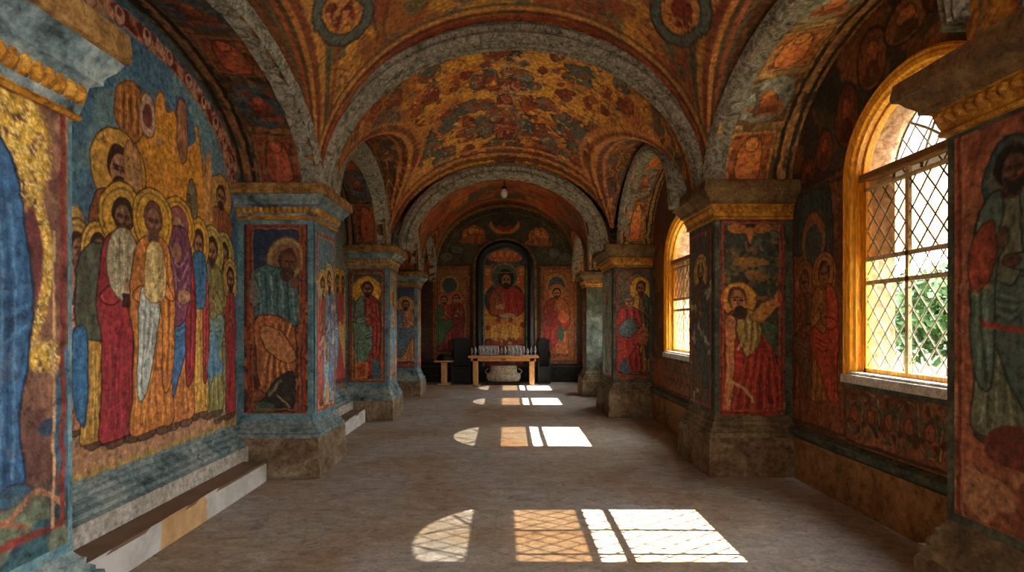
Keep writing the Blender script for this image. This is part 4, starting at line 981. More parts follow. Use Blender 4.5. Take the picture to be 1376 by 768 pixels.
# ---- left wall: the crowd mural
def wl(px, py):
    Y = 2.84 * FPX / (VX - px); return Y * 100, -(EYE + (VY - py) * Y / FPX) * 100
def paint_mural(Yg, Zg):
    c = Canvas(Yg * 100, -Zg * 100, (78, 118, 142), .9, 1.6, 111, .09); one = np.ones(len(c.u))
    c.leaves(one, [(92, 136, 158), (62, 98, 122), (112, 146, 152)], .022, 5, .57)
    W = lambda *pts: [wl(*p) for p in pts]
    c.fill(ss(-112, -72, c.v + 10 * (fbm(c.u0 * .05, c.v0 * .05, 3, 6) - .5)), (178, 132, 94))
    # ochre light falling from above
    c.poly(W((186, 272), (188, 230), (183, 180), (186, 158), (200, 148), (208, 152), (210, 130), (218, 128), (222, 152), (232, 150), (240, 172), (248, 195), (262, 170), (268, 200), (272, 240), (278, 262), (276, 320), (240, 330), (205, 330)), (214, 144, 30), line=(140, 92, 40), lw=1.5, shade=.12)
    c.rect(wl(190, 300)[0], wl(275, 300)[0], wl(230, 230)[1], wl(230, 420)[1], (208, 138, 32))
    c.poly(W((235, 130), (247, 134), (258, 168), (262, 188), (250, 196), (240, 176)), (70, 108, 134))
    # painted arch border with figures
    u0, v0 = 430, -302; q = np.hypot((c.u - u0) / 172, (c.v - v0) / 92); up = ss(-300, -306, c.v)
    band = ss(.845, .86, q) * ss(1.0, .985, q) * up
    c.fill(band, (150, 84, 60)); n = fbm(c.u0 * .13, c.v0 * .13, 3, 8); c.fill(band * ss(.5, .55, n), (188, 132, 96)); c.fill(band * ss(.43, .39, n), (104, 34, 28))
    c.fill(up * ss(.012, .006, np.abs(q - .845)), (166, 120, 74)); c.fill(up * ss(.99, 1.01, q), (62, 82, 88))
    ang = np.arctan2(-(c.v - v0) / 92, (c.u - u0) / 172)
    for k in range(16):
        a = pi * (k + .5) / 16; x, y = u0 + 172 * .92 * cos(a), v0 - 92 * .92 * sin(a)
        c.ell(x, y, 5, 6, (190, 140, 110), line=(90, 34, 28), lw=1); c.ell(x, y - 2, 2.2, 2.6, (110, 50, 38))
    # upper heads
    x, y = wl(175, 150); c.ell(x, y, 17, 22, (170, 106, 40), line=(110, 66, 34), lw=1.4, rot=.2)
    for k in range(7): c.stroke([(x - 11 + 3.5 * k, y - 12), (x - 12 + 4 * k, y + 14)], 1.2, (110, 54, 30) if k % 2 else (214, 150, 70), .9)
    x, y = wl(197, 155); c.ell(x, y, 9, 16, (196, 160, 130), line=(120, 80, 60), lw=1); c.ell(x, y, 5.5, 9, (120, 64, 54))
    bust(c, *wl(160, 228), 30, (150, 84, 52), halo=(208, 156, 56), skin=(170, 122, 88), lw=1)
    x, y = wl(178, 250); c.poly([(x - 8, y - 30), (x + 6, y - 26), (x + 9, y + 10), (x, y + 26), (x - 9, y + 12)], (196, 142, 84), line=(130, 80, 46), lw=1, shade=.3)
    x, y = wl(243, 178); c.poly([(x - 4, y - 26), (x + 6, y - 24), (x + 8, y + 14), (x, y + 26), (x - 6, y + 8)], (170, 112, 76), line=(100, 60, 40), lw=1, shade=.3)
    x, y = wl(257, 275); c.ell(x, y, 8, 20, (120, 112, 84), line=(84, 60, 40), lw=1)
    bust(c, *wl(296, 265), 22, (168, 96, 56), halo=(198, 146, 66), lw=.8)
    x, y = wl(278, 250); c.poly([(x - 7, y - 20), (x + 7, y - 24), (x + 8, y + 60), (x - 5, y + 66)], (196, 140, 72), shade=.3)
    for p_ in ((98, 300), (284, 315)): c.ell(*wl(*p_), 8, 10, (204, 160, 80), line=(130, 90, 50), lw=1)
    # rows of standing figures: back row first
    def fig(px, ytop, yfoot, *a, **k):
        x, t = wl(px, ytop); f = wl(px, yfoot)[1]; figure(c, x, f, t, *a, **k)
    fig(103, 316, 585, (180, 120, 84), (190, 132, 104), sx=.62, lw=.9, beard=False, halo=(206, 160, 74))
    fig(300, 330, 565, (150, 150, 92), (124, 140, 104), sx=.72, lw=.9, halo=(188, 168, 84), flip=-1)
    fig(309, 362, 560, (158, 52, 48), None, sx=.42, lw=.8, halo=(208, 164, 70))
    fig(284, 322, 560, (150, 142, 82), (120, 146, 128), sx=.8, lw=.9, halo=(196, 170, 84))
    fig(252, 262, 330, (120, 100, 70), None, sx=.6, lw=.8, halo=None)
    fig(131, 318, 600, (198, 148, 62), None, sx=.72, lw=1, halo=(212, 160, 60), drape2=(92, 100, 82), skin=(150, 108, 76), feet=True)
    x, y = wl(131, 372); c.poly([(x - 19, y + 34), (x - 18, y - 8), (x - 6, y - 22), (x + 8, y - 20), (x + 18, y - 4), (x + 18, y + 36), (x, y + 44)], (92, 96, 78), line=(48, 44, 36), lw=1, shade=.35)
    fig(266, 312, 562, (216, 158, 62), None, sx=.62, lw=1, halo=(222, 166, 48), drape2=(162, 48, 50), beard=False)
    x, y = wl(268, 360); c.poly([(x - 14, y + 30), (x - 12, y - 8), (x, y - 16), (x + 9, y - 6), (x + 6, y + 34)], (62, 116, 158), line=(30, 54, 80), lw=1, shade=.3)
    fig(238, 286, 574, (204, 124, 58), (70, 124, 176), sx=.88, lw=1, halo=(216, 158, 46), beard=False, skin=(178, 132, 104), hood=(150, 86, 84), drape2=(150, 44, 54))
    x, y = wl(238, 345); c.poly([(x - 20, y + 52), (x - 21, y), (x - 10, y - 24), (x + 10, y - 24), (x + 20, y - 4), (x + 17, y + 36), (x + 4, y + 58)], (130, 74, 98), line=(64, 32, 46), lw=1, shade=.35)
    for k in range(7): c.stroke([(x - 16 + 3 * k, y - 14 + 7 * k), (x + 2, y + 8 + 6 * k), (x + 16, y - 6 + 6 * k)], 1.1, (84, 42, 60) if k % 2 else (186, 140, 158), .8)
    c.ell(x + 9, y + 34, 9, 6, (200, 150, 110), line=(100, 60, 40), lw=.8); c.ell(x - 1, y - 4, 6, 8, (168, 118, 92))
    fig(164, 270, 597, (156, 44, 52), None, sx=.86, lw=1, halo=(218, 166, 50), skin=(140, 96, 66), drape2=(140, 40, 48))
    x, y = wl(165, 355); c.ell(x, y, 17, 26, (184, 172, 138), line=(90, 70, 50), lw=1)
    for k in range(5): c.stroke([(x - 10 + 5 * k, y - 18), (x - 8 + 4 * k, y + 20)], 1, (130, 116, 88) if k % 2 else (218, 208, 178), .8)
    c.rect(x - 2, x + 10, y + 22, y + 32, (60, 40, 36)); c.ell(x + 12, y + 16, 8, 4, (178, 128, 92))
    fig(205, 276, 586, (206, 128, 54), None, sx=.92, lw=1, halo=(224, 170, 48), skin=(150, 106, 80), hair=(116, 74, 62), drape2=(208, 126, 52))
    c.poly(W((187, 395), (196, 385), (208, 392), (214, 410), (210, 440), (204, 480), (196, 520), (188, 538), (184, 520), (185, 450)), (190, 200, 190), line=(84, 84, 76), lw=1, shade=.3)
    for k in range(5): c.stroke(W((190 + 4 * k, 398), (189 + 3.4 * k, 450), (186 + 2 * k, 530 - 12 * k)), 1, (110, 122, 120) if k % 2 else (226, 232, 220), .7)
    x, y = wl(207, 355); c.poly([(x - 12, y + 26), (x - 10, y - 12), (x + 6, y - 16), (x + 14, y + 4), (x + 10, y + 28)], (226, 196, 130), line=(150, 96, 50), lw=1, shade=.3)
    x, y = wl(110, 500); c.poly([(x - 8, y - 26), (x + 2, y - 28), (x + 4, y + 10), (x, y + 36), (x - 8, y + 14)], (58, 112, 154), line=(36, 66, 90), lw=1, shade=.3)
    x, y = wl(290, 490); c.poly([(x - 16, y + 8), (x - 4, y - 40), (x + 4, y - 10), (x + 12, y + 6)], (92, 140, 168), shade=.3)
    c.fill(ss(2.6, 1.4, np.abs(c.v + 58)), (176, 142, 72)); c.fill(ss(-57, -55, c.v), (112, 134, 134))
    c.fill(ss(592, 596, c.u0), (86, 112, 124)); c.C *= 1.15
    return c.grade(.16, .012, .2, (172, 158, 128)).out()
pt = .0085
ys = np.arange(2.6, 5.975, pt); zs_ = np.arange(.53, 4.03, pt); Yg, Zg = np.meshgrid(ys, zs_, indexing='ij')
o = grid_mesh('mural', np.stack([np.full_like(Yg, -2.832), Yg, Zg], -1), paint_mural(Yg, Zg), M['fresco'])
tag(o, 'large arched mural of a crowd of gold haloed robed figures on the left wall', 'mural')
# bay two, left wall painting
def paint_left2(Yg, Zg):
    c = Canvas(Yg * 100, -Zg * 100, (120, 128, 118), 1.2, 2, 121, .08)
    c.leaves(np.ones(len(c.u)), [(150, 110, 76), (96, 120, 130)], .02, 7, .57)
    for k, (y, t, m) in enumerate(((700, (176, 76, 56), (96, 130, 160)), (740, (190, 140, 70), (160, 60, 54)), (780, (110, 140, 150), (170, 140, 96)), (820, (170, 70, 54), (92, 120, 140)), (860, (190, 140, 70), (150, 56, 50)), (900, (176, 76, 56), (120, 150, 160)), (930, (180, 64, 56), (200, 150, 80)))):
        figure(c, y, -66, -236, t, m, sx=.85, lw=1.1, halo=(214, 164, 62), flip=1 if k % 2 else -1)
    return c.grade(.2, .012, .25, (180, 160, 130)).out()
ys = np.arange(6.74, 9.47, .014); zs_ = np.arange(.53, 3.95, .014); Yg, Zg = np.meshgrid(ys, zs_, indexing='ij')
o = grid_mesh('mural', np.stack([np.full_like(Yg, -2.682), Yg, Zg], -1), paint_left2(Yg, Zg), M['fresco'])
tag(o, 'narrow visible strip of a red and blue mural behind the first left pier', 'mural')
ys = np.arange(10.18, 12.62, .03); zs_ = np.arange(.53, 3.8, .03); Yg, Zg = np.meshgrid(ys, zs_, indexing='ij')
tag(grid_mesh('wall_left.002', np.stack([np.full_like(Yg, -2.682), Yg, Zg], -1), side_paint(-Yg * 100, -Zg * 100, 'r2'), M['fresco']), kind='structure')

# ---- right wall: pair of saints left of the large window, frieze under its sill
def wr(px, py, X=3.04):
    Y = X * FPX / (px - VX); return -Y * 100, -(EYE + (VY - py) * Y / FPX) * 100
def paint_pair(Yg, Zg):
    c = Canvas(-Yg * 100, -Zg * 100, (134, 84, 52), 1.0, 1.6, 131, .09)
    c.leaves(np.ones(len(c.u)), [(150, 98, 62), (110, 66, 42)], .03, 5, .58)
    u0, u1 = -596, -506
    x, y = wr(1092, 290); c.poly([(x - 32, y + 34), (x - 30, y - 16), (x - 8, y - 42), (x + 22, y - 38), (x + 34, y + 4), (x + 32, y + 44), (x, y + 30)], (70, 84, 80), line=(46, 50, 46), lw=1.5, shade=.3)
    x, y = wr(1094, 322); c.ell(x, y, 20, 26, (164, 108, 62), line=(90, 56, 36), lw=1.6); c.ell(x, y + 6, 15, 20, (78, 88, 82))
    def fig(px, yt, yf, *a, **k):
        x, t = wr(px, yt); figure(c, x, wr(px, yf)[1], t, *a, **k)
    fig(1082, 366, 566, (140, 78, 44), (120, 86, 56), sx=.8, lw=1, halo=(168, 104, 60), beard=False, skin=(150, 96, 64), hair=(110, 62, 40), flip=-1)
    fig(1108, 354, 560, (176, 116, 50), (196, 74, 44), sx=.95, lw=1, halo=(178, 116, 62), beard=False, skin=(158, 100, 66), hair=(84, 50, 36), flip=-1)
    c.poly([(u0, -62), (u1, -62), (u1, -86), (u0, -80)], (150, 90, 58), shade=.3)
    c.frame(u0, u1, -292, -60, (84, 66, 48), 2.0)
    return c.grade(.22, .015, .22, (150, 104, 70)).out()
ys = np.arange(5.04, 6.005, .009); zs_ = np.arange(.56, 2.96, .009); Yg, Zg = np.meshgrid(ys, zs_, indexing='ij')
o = grid_mesh('wall_painting', np.stack([np.full_like(Yg, 3.032), Yg, Zg], -1), paint_pair(Yg, Zg), M['fresco'])
tag(o, 'dim wall painting of two haloed figures in orange and red beside the large window', 'wall painting')
def paint_frieze(Yg, Zg):
    c = Canvas(-Yg * 100, -Zg * 100, (150, 92, 60), .9, 1.2, 141, .1)
    c.leaves(np.ones(len(c.u)), [(166, 106, 72), (124, 70, 46)], .05, 5, .58)
    for k in range(11):
        x = -500 + 22 * k + 8; s = 1 if k % 2 else -1; y = -82
        c.stroke([(x - 13, y + 18 * s), (x - 9, y - 10 * s), (x + 2, y - 19 * s), (x + 11, y - 8 * s), (x + 6, y + 8 * s), (x - 3, y + 5 * s), (x - 1, y - 5 * s)], 3.2, (74, 84, 70))
        c.stroke([(x - 13, y + 18 * s), (x - 9, y - 10 * s), (x + 2, y - 19 * s), (x + 11, y - 8 * s), (x + 13, y + 16 * s)], 1.2, (186, 128, 78))
        for a in range(7):
            t = a / 7 * 6.28; c.ell(x + 10 * cos(t), y + 15 * sin(t), 3.4, 2.2, (88, 52, 38) if a % 2 else (98, 108, 84), rot=t)
        c.ell(x, y, 4.2, 5.4, (172, 98, 58), line=(84, 40, 28), lw=1)
    c.fill(ss(2, 1, np.abs(c.v + 57)) + ss(2, 1, np.abs(c.v + 106)), (84, 56, 40))
    return c.grade(.2, .02, .2, (160, 116, 80)).out()
ys = np.arange(2.9, 5.04, .009); zs_ = np.arange(.545, 1.085, .009); Yg, Zg = np.meshgrid(ys, zs_, indexing='ij')
o = grid_mesh('painted_frieze', np.stack([np.full_like(Yg, 3.031), Yg, Zg], -1), paint_frieze(Yg, Zg), M['fresco'])
tag(o, 'painted frieze of curling leaf scrolls under the sill of the large right window', 'wall painting')
ys = np.arange(6.86, 9.8, .014); zs_ = np.arange(.545, 1.085, .014); Yg, Zg = np.meshgrid(ys, zs_, indexing='ij')
o = grid_mesh('painted_frieze', np.stack([np.full_like(Yg, 2.531), Yg, Zg], -1), paint_frieze(Yg - 4, Zg), M['fresco'])
tag(o, 'painted frieze of leaf scrolls under the sill of the second right window', 'wall painting')

# ---- wall trims: string course on the right, moulded ledge on the left
def trim(name, side, x, y0, y1, prof, mat, n=40):
    mb = MB(); rings = []
    for k in range(n):
        y = y0 + (y1 - y0) * k / (n - 1)
        rings.append([(x - side * (o + .005 * (float(fbm(np.array([y * 5.]), np.array([j * 2.0 + x]), 2, 3)[0]) - .5)), y, z) for j, (o, z) in enumerate(prof)])
    mb.loft(rings, False); o = mb.build(name, mat); return tag(o, kind='structure')
RT = [(0, .42), (.03, .43), (.05, .45), (.045, .475), (.06, .49), (.06, .51), (.03, .53), (.0, .545)]
trim('trim_1', 1, 3.04, 2.75, 6.02, RT, M['dark_paint']); trim('trim_2', 1, 2.54, 6.8, 9.85, RT, M['dark_paint'])
LT = [(.19, .19), (.19, .30), (.17, .32), (.165, .335), (.12, .35), (.125, .385), (.08, .40), (.085, .43), (.04, .45), (.045, .485), (.02, .50), (.02, .52), (.0, .54)]
trim('trim_3', -1, -2.84, 2.55, 6.0, LT[3:], M['base_blue']); trim('trim_4', -1, -2.69, 6.72, 9.5, LT[3:], M['base_blue'])
struct_box('baseboard_left', -2.84, -2.675, 2.55, 5.99, 0, .336, M['stone_pale'])
struct_box('baseboard_left.001', -2.69, -2.525, 6.7, 9.47, 0, .336, M['stone_pale'])
struct_box('baseboard_right', 3.0, 3.05, 2.75, 6.02, 0, .425, M['dado']); struct_box('baseboard_right.001', 2.5, 2.55, 6.8, 9.82, 0, .425, M['dado'])

# stone steps along the left wall
def step(x0, x1, y0, y1, z1, label):
    mb = MB(); rings = []
    n = 40
    for k in range(n):
        y = y0 + (y1 - y0) * k / (n - 1); j = lambda s: .008 * (float(fbm(np.array([y * 4.0]), np.array([s * 3.]), 3, 5)[0]) - .5)
        rings.append([(x0, y, 0), (x1 + j(1), y, 0), (x1 + j(2), y, z1 - .015), (x1 - .015 + j(3), y, z1 + j(4)), (x0, y, z1)])
    mb.loft(rings, True, True); o = mb.build('stone_step', M['step']); return tag(o, label, 'step')
def step_mat():
    m, n, l, b = newmat('patched_step_stone')
    geo = N(n, 'ShaderNodeNewGeometry'); sp = N(n, 'ShaderNodeSeparateXYZ'); l.new(geo.outputs['Position'], sp.inputs[0])
    n1 = N(n, 'ShaderNodeTexNoise', Scale=4.0, Detail=10.0, Roughness=.7); l.new(geo.outputs['Position'], n1.inputs['Vector'])
    ad = N(n, 'ShaderNodeMath', operation='MULTIPLY_ADD'); ad.inputs[1].default_value = .12; l.new(n1.outputs[0], ad.inputs[0]); l.new(sp.outputs['Y'], ad.inputs[2])
    mr = N(n, 'ShaderNodeMapRange'); mr.inputs[1].default_value = 3.6; mr.inputs[2].default_value = 6.0; l.new(ad.outputs[0], mr.inputs[0])
    r = ramp(n, [(0, (196, 194, 190)), (.19, (196, 194, 190)), (.2, (200, 160, 112)), (.44, (206, 166, 118)), (.45, (204, 202, 196)), (1, (200, 196, 188))]); l.new(mr.outputs[0], r.inputs[0])
    sn = N(n, 'ShaderNodeSeparateXYZ'); l.new(geo.outputs['Normal'], sn.inputs[0])
    gt = N(n, 'ShaderNodeMath', operation='GREATER_THAN'); gt.inputs[1].default_value = .7; l.new(sn.outputs['Z'], gt.inputs[0])
    c = mixc(n, l, r.outputs[0], (122, 98, 76), gt.outputs[0])
    r2 = ramp(n, [(.3, (.55, .53, .5, 1)), (.6, (1.05, 1.05, 1.05, 1))]); l.new(n1.outputs[0], r2.inputs[0])
    c = mixc(n, l, c, r2.outputs[0], .8, 'MULTIPLY'); l.new(c, b.inputs['Base Color']); b.inputs['Roughness'].default_value = .9
    bp = N(n, 'ShaderNodeBump', Strength=.5, Distance=.02); l.new(n1.outputs[0], bp.inputs['Height']); l.new(bp.outputs[0], b.inputs['Normal'])
    return m
M['step'] = step_mat()
step(-2.675, -2.44, 2.75, 5.76, .20, 'long low stone step under the crowd mural on the left')
step(-2.525, -2.30, 6.95, 9.25, .20, 'second stone step, its end peeping out past the first left pier')

# ------------------------------------------------------------------ windows
def arch_loop(W, ins, n=28, zoff=0):
    h = W['h'] - ins; r = W['rise'] - ins
    return [(W['yc'] - h, W['z0'] + ins + zoff)] + [(W['yc'] + h * cos(t), W['zs'] + r * sin(t)) for t in np.linspace(pi, 0, n)] + [(W['yc'] + h, W['z0'] + ins + zoff)]

def add_window(idx, W, detail=True):
    x = W['x']
    t = thing('window_%d' % idx, None, None, (x, W['yc'], W['z0'])); tag(t, kind='structure')
    W['rv'].build('reveal', M['brick'], t, False)
    # casing: stepped amber timber round the arch, stands proud of the wall
    fr = MB()
    prof = [(-.05, .01), (-.05, -.03), (-.03, -.045), (-.012, -.03), (.0, -.035), (.03, -.02), (.04, .0), (.06, .015), (.062, .06), (.085, .065), (.09, .12), (.0, .12)]
    rings = []
    loops = [arch_loop(W, i) for i, d in prof]
    for k in range(len(loops[0])):
        rings.append([(x + prof[j][1], loops[j][k][0], loops[j][k][1] if 0 < k < len(loops[0]) - 1 else W['z0'] - .0) for j in range(len(prof))])
    fr.loft(rings, True, True)
    fr.build('casing', M['amber'], t, False)
    yl, yr, z0 = W['yc'] - W['h'], W['yc'] + W['h'], W['z0']
    MB().box(x - .06, x + .40, yl - .05, yr + .05, z0 - .075, z0 + .0, .006).build('sill', M['sill'], t)
    MB().box(x - .03, x + .42, yl - .03, yr + .03, z0 + .0, z0 + .022, .005).build('sill_board', M['sill'], t)
    MB().box(x - .035, x + .0, yl - .07, yr + .07, z0 - .12, z0 - .075, .006).build('sill_moulding', M['dark_paint'], t)
    g = .085; yl2, yr2 = yl + g, yr - g; xs = x + .09
    zt = W['zs'] - .0; z1 = z0 + .02
    zA, zB = z1 + (zt - z1) * .46, z1 + (zt - z1) * .58
    sash = MB().box(xs - .02, xs + .03, yl + .05, yr - .05, z1 - .01, z1 + .04)
    for y in (yl2 - .012, yr2 - .028): sash.box(xs - .02, xs + .03, y, y + .04, z1, zt)
    sash.build('sash_frame', M['amber'], t)
    MB().box(xs - .05, xs + .04, yl + .04, yr - .04, zt - .03, zt + .035, .008).build('transom', M['transom'], t)
    MB().box(xs - .02, xs + .02, yl + .05, yr - .05, zt - .115, zt - .09).build('transom', M['bar'], t)
    mu = MB()
    for z in (zA, zB): mu.box(xs - .014, xs + .014, yl2, yr2, z - .018, z + .018)
    for f in (.36,): mu.box(xs - .014, xs + .014, yr2 - (yr2 - yl2) * f - .018, yr2 - (yr2 - yl2) * f + .018, z1, zt)
    mu.box(xs - .012, xs + .012, yr2 - (yr2 - yl2) * .68 - .015, yr2 - (yr2 - yl2) * .68 + .015, z1, zt)
    mu.build('glazing_bars', M['bar'], t)
    # diamond leading of the lower sash
    d = .155; ld = MB()
    def clip_line(y0_, z0_, dy, dz, inside, step_=.01, L=4.0):
        s = np.arange(0, L, step_); Y = y0_ + dy * s; Z = z0_ + dz * s; ok = inside(Y, Z); runs = []; st = None
        for i, q in enumerate(ok):
            if q and st is None: st = i
            if (not q or i == len(ok) - 1) and st is not None:
                if i - st > 2: runs.append(((Y[st], Z[st]), (Y[i - 1], Z[i - 1])))
                st = None
        return runs
    ins_low = lambda Y, Z: (Y > yl2) & (Y < yr2) & (Z > z1 + .05) & (Z < zt - .11)
    cs, sn = .62, .785
    def lattice(mb, ins, xx, z0_, d_, r):
        for k in range(-30, 40):
            for sg in (1, -1):
                yst = W['yc'] + k * d_ - sg * 1.2
                for (a, b) in clip_line(yst, z0_, sg * cs, sn, ins):
                    mb.tube([(xx, a[0], a[1]), (xx, b[0], b[1])], r, 5)
    lattice(ld, ins_low, xs, z1, d, .0062 if detail else .006)
    ld.build('lattice', M['lead'], t)
    # arch light at the outer face, with curved bars
    xo = x + .36; hh, rr = W['h'] - .02, W['rise'] - .02
    ins_up = lambda Y, Z: (Z > zt + .0) & (((Y - W['yc']) / hh) ** 2 + ((Z - W['zs']) / rr) ** 2 < 1)
    la = MB(); lattice(la, ins_up, xo, zt - .5, .2, .006)
    la.build('arch_lattice', M['lead'], t)
    tr = MB()
    for sg in (-1, 1):
        tr.tube([(xo - .01, W['yc'] + sg * (.05 + .5 * f ** 1.6), zt + .62 * rr * f + .02) for f in np.linspace(0, 1, 9)], .012, 6)
        tr.tube([(xo - .01, W['yc'] + sg * (.42 - .3 * f), zt + .02 + rr * .85 * f ** .8) for f in np.linspace(0, 1, 9)], .010, 6)
    tr.build('tracery', M['lead'], t)
    def pane(nm, y0_, y1_, za, zb, xx, mat): return MB().add([(xx, y0_, za), (xx, y1_, za), (xx, y1_, zb), (xx, y0_, zb)], [(0, 1, 2, 3)]).build(nm, mat, t)
    pane('pane', yl2, yr2, z1, zB, xs + .008, M['glass_clear']); pane('pane', yl2, yr2, zB, zt, xs + .008, M['glass_amber'])
    up = [(xo + .005, W['yc'] + hh * cos(q), W['zs'] + rr * sin(q)) for q in np.linspace(0, pi, 30)]
    MB().add(up, [tuple(range(30))]).build('arch_pane', M['glass_pale'], t)
    return t
add_window(1, W1); add_window(2, W2); add_window(3, W3, False); add_window(4, W4, False)

# ------------------------------------------------------------------ back wall
PXB = lambda px: (px - VX) * YB / FPX
PZB = lambda py: EYE + (VY - py) * YB / FPX
def paint_back(Xg, Zg):
    U, V = VX + Xg * FPX / YB, VY - (Zg - EYE) * FPX / YB
    c = Canvas(U, V, (72, 66, 46), .7, .8, 151, .2); one = np.ones(len(c.u))
    c.leaves(one, [(86, 82, 58), (60, 58, 44)], .06, 3, .56)
    q = np.hypot((c.u - 680) / 97, (c.v - 356) / 82); up = ss(357, 355, c.v)
    c.fill(up * ss(.03, .015, np.abs(q - .97)), (150, 110, 60)); c.fill(up * ss(1.0, 1.02, q), (120, 50, 28)); c.fill(up * ss(.012, .005, np.abs(q - .86)), (110, 92, 56))
    for (x, y, rx, ry) in ((636, 315, 15, 11), (724, 318, 13, 12)):
        c.ell(x, y, rx, ry, (186, 98, 34)); c.leaves(ss(rx + 2, rx - 3, np.hypot(c.u - x, (c.v - y) * 1.2)), [(140, 60, 28), (210, 140, 54)], .2, int(x), .54)
        c.ell(x - 2, y - 5, 4, 4.5, (206, 140, 60), line=(90, 44, 24), lw=.8); c.poly([(x - 18, y + 10), (x - 8, y + 2), (x + 10, y + 2), (x + 16, y + 12)], (150, 84, 40), shade=.3)
    c.ell(678, 302, 20, 12, (190, 112, 40)); c.ell(678, 297, 17, 12, (60, 66, 50)); c.ell(678, 306, 9, 5, (150, 40, 34)); c.ell(678, 297, 9, 8, (50, 60, 46))
    for (x, y) in ((615, 335), (745, 340), (760, 345), (600, 345)): c.ell(x, y, 8, 6, (92, 96, 76), line=(50, 46, 34), lw=.8)
    c.fill(ss(3.5, 2, np.abs(c.v - 357)), (74, 40, 26)); c.fill(ss(358, 361, c.v), (66, 44, 30))
    c.fill(ss(484, 488, c.v), (30, 30, 24)); c.fill(ss(1.2, .5, np.abs(c.v - 492)) * ss(484, 488, c.v), (64, 60, 46))
    return c.grade(.2, .03, .15, (96, 72, 44)).out()
xs = np.linspace(-2.75, 2.6, 330); zs_ = np.linspace(-.2, 5.4, 340); Xg, Zg = np.meshgrid(xs, zs_, indexing='ij')
tag(grid_mesh('wall_back', np.stack([Xg, np.full_like(Xg, YB), Zg], -1), paint_back(Xg, Zg), M['fresco']), kind='structure')
struct_box('wall_back.001', -3.1, 3.5, YB + .05, YB + .3, -.3, 5.4, M['outer'])

def paint_backpanel(kind):
    def f(Xg, Zg):
        U, V = VX + Xg * FPX / YB, VY - (Zg - EYE) * FPX / YB
        c = Canvas(U, V, (158, 92, 36), .6, .6, 161, .3)
        c.leaves(np.ones(len(c.u)), [(180, 110, 44), (120, 70, 34)], .09, 4, .56)
        if kind == 'l':
            c.rect(588, 627, 362, 476, (146, 96, 44)); c.ell(604, 384, 13, 14, (176, 130, 60), line=(96, 70, 36), lw=1); c.ell(604, 383, 9.5, 10, (66, 80, 76))
            figure(c, 613, 470, 396, (140, 44, 28), (120, 36, 26), sx=.9, lw=.6, halo=(190, 100, 40), beard=False)
            figure(c, 597, 472, 398, (150, 50, 30), (64, 96, 54), sx=.9, lw=.6, halo=(196, 104, 44))
            c.frame(587, 628, 361, 477, (96, 70, 40), 1.2); c.frame(583.5, 631, 358, 480, (110, 50, 28), 1.2)
        else:
            c.rect(731, 771, 362, 482, (150, 88, 34)); c.ell(747, 382, 14, 15, (170, 110, 46), line=(96, 66, 34), lw=1); c.ell(748, 384, 11, 12, (64, 78, 84))
            figure(c, 748, 478, 388, (164, 88, 34), (150, 44, 26), sx=1.15, lw=.6, halo=(186, 110, 44), skin=(176, 110, 60))
            c.ell(742, 428, 12, 11, (130, 36, 26)); c.ell(757, 426, 7, 7, (196, 96, 40)); c.ell(754, 448, 4, 10, (60, 90, 60))
            c.frame(730, 772, 361, 484, (100, 64, 34), 1.2); c.frame(727, 775, 358, 486, (104, 48, 28), 1.2)
        return c.grade(.2, .04, .2, (150, 100, 50)).out()
    return f
for kind, a, b, z0, z1, lab in (('l', 582, 632, 482, 357, 'orange wall panel with two red robed figures, left of the altar niche'), ('r', 726, 776, 488, 357, 'orange wall panel with one figure in red and ochre, right of the altar niche')):
    xs = np.arange(PXB(a), PXB(b), .012); zs_ = np.arange(PZB(z0), PZB(z1), .012); Xg, Zg = np.meshgrid(xs, zs_, indexing='ij')
    tag(grid_mesh('wall_painting', np.stack([Xg, np.full_like(Xg, YB - .012), Zg], -1), paint_backpanel(kind)(Xg, Zg), M['fresco']), lab, 'wall painting')

# central arched icon in a dark stepped surround
icon = thing('altar_icon', 'tall arched icon of a seated figure in red, dark framed, above the altar table', 'icon', (0, YB - .05, PZB(490)))
def niche_loop(hw, top, n=24):
    zs0 = PZB(357); zb = PZB(492); cx = PXB(678)
    return [(cx - hw, zb)] + [(cx + hw * cos(t), zs0 + (top - zs0) * sin(t)) for t in np.linspace(pi, 0, n)] + [(cx + hw, zb)]
def niche_frame(name, hw0, t0, hw1, t1, d, mat):
    A, B = niche_loop(hw0, t0), niche_loop(hw1, t1); mb = MB(); rings = []
    for (p_, q_) in zip(A, B):
        rings.append([(p_[0], YB, p_[1]), (p_[0], YB - d, p_[1]), ((p_[0] + q_[0]) / 2, YB - d - .03, (p_[1] + q_[1]) / 2), (q_[0], YB - d, q_[1]), (q_[0], YB - d * .3, q_[1])])
    mb.loft(rings, False); return mb.build(name, mat, icon)
niche_frame('outer_frame', PXB(721) - PXB(678), PZB(319), PXB(716) - PXB(678), PZB(324), .07, M['tan_dark'])
niche_frame('dark_frame', PXB(716.5) - PXB(678), PZB(323), PXB(709) - PXB(678), PZB(331), .10, M['black'])
niche_frame('blue_frame', PXB(709) - PXB(678), PZB(331), PXB(705) - PXB(678), PZB(335), .06, M['dark_paint'])
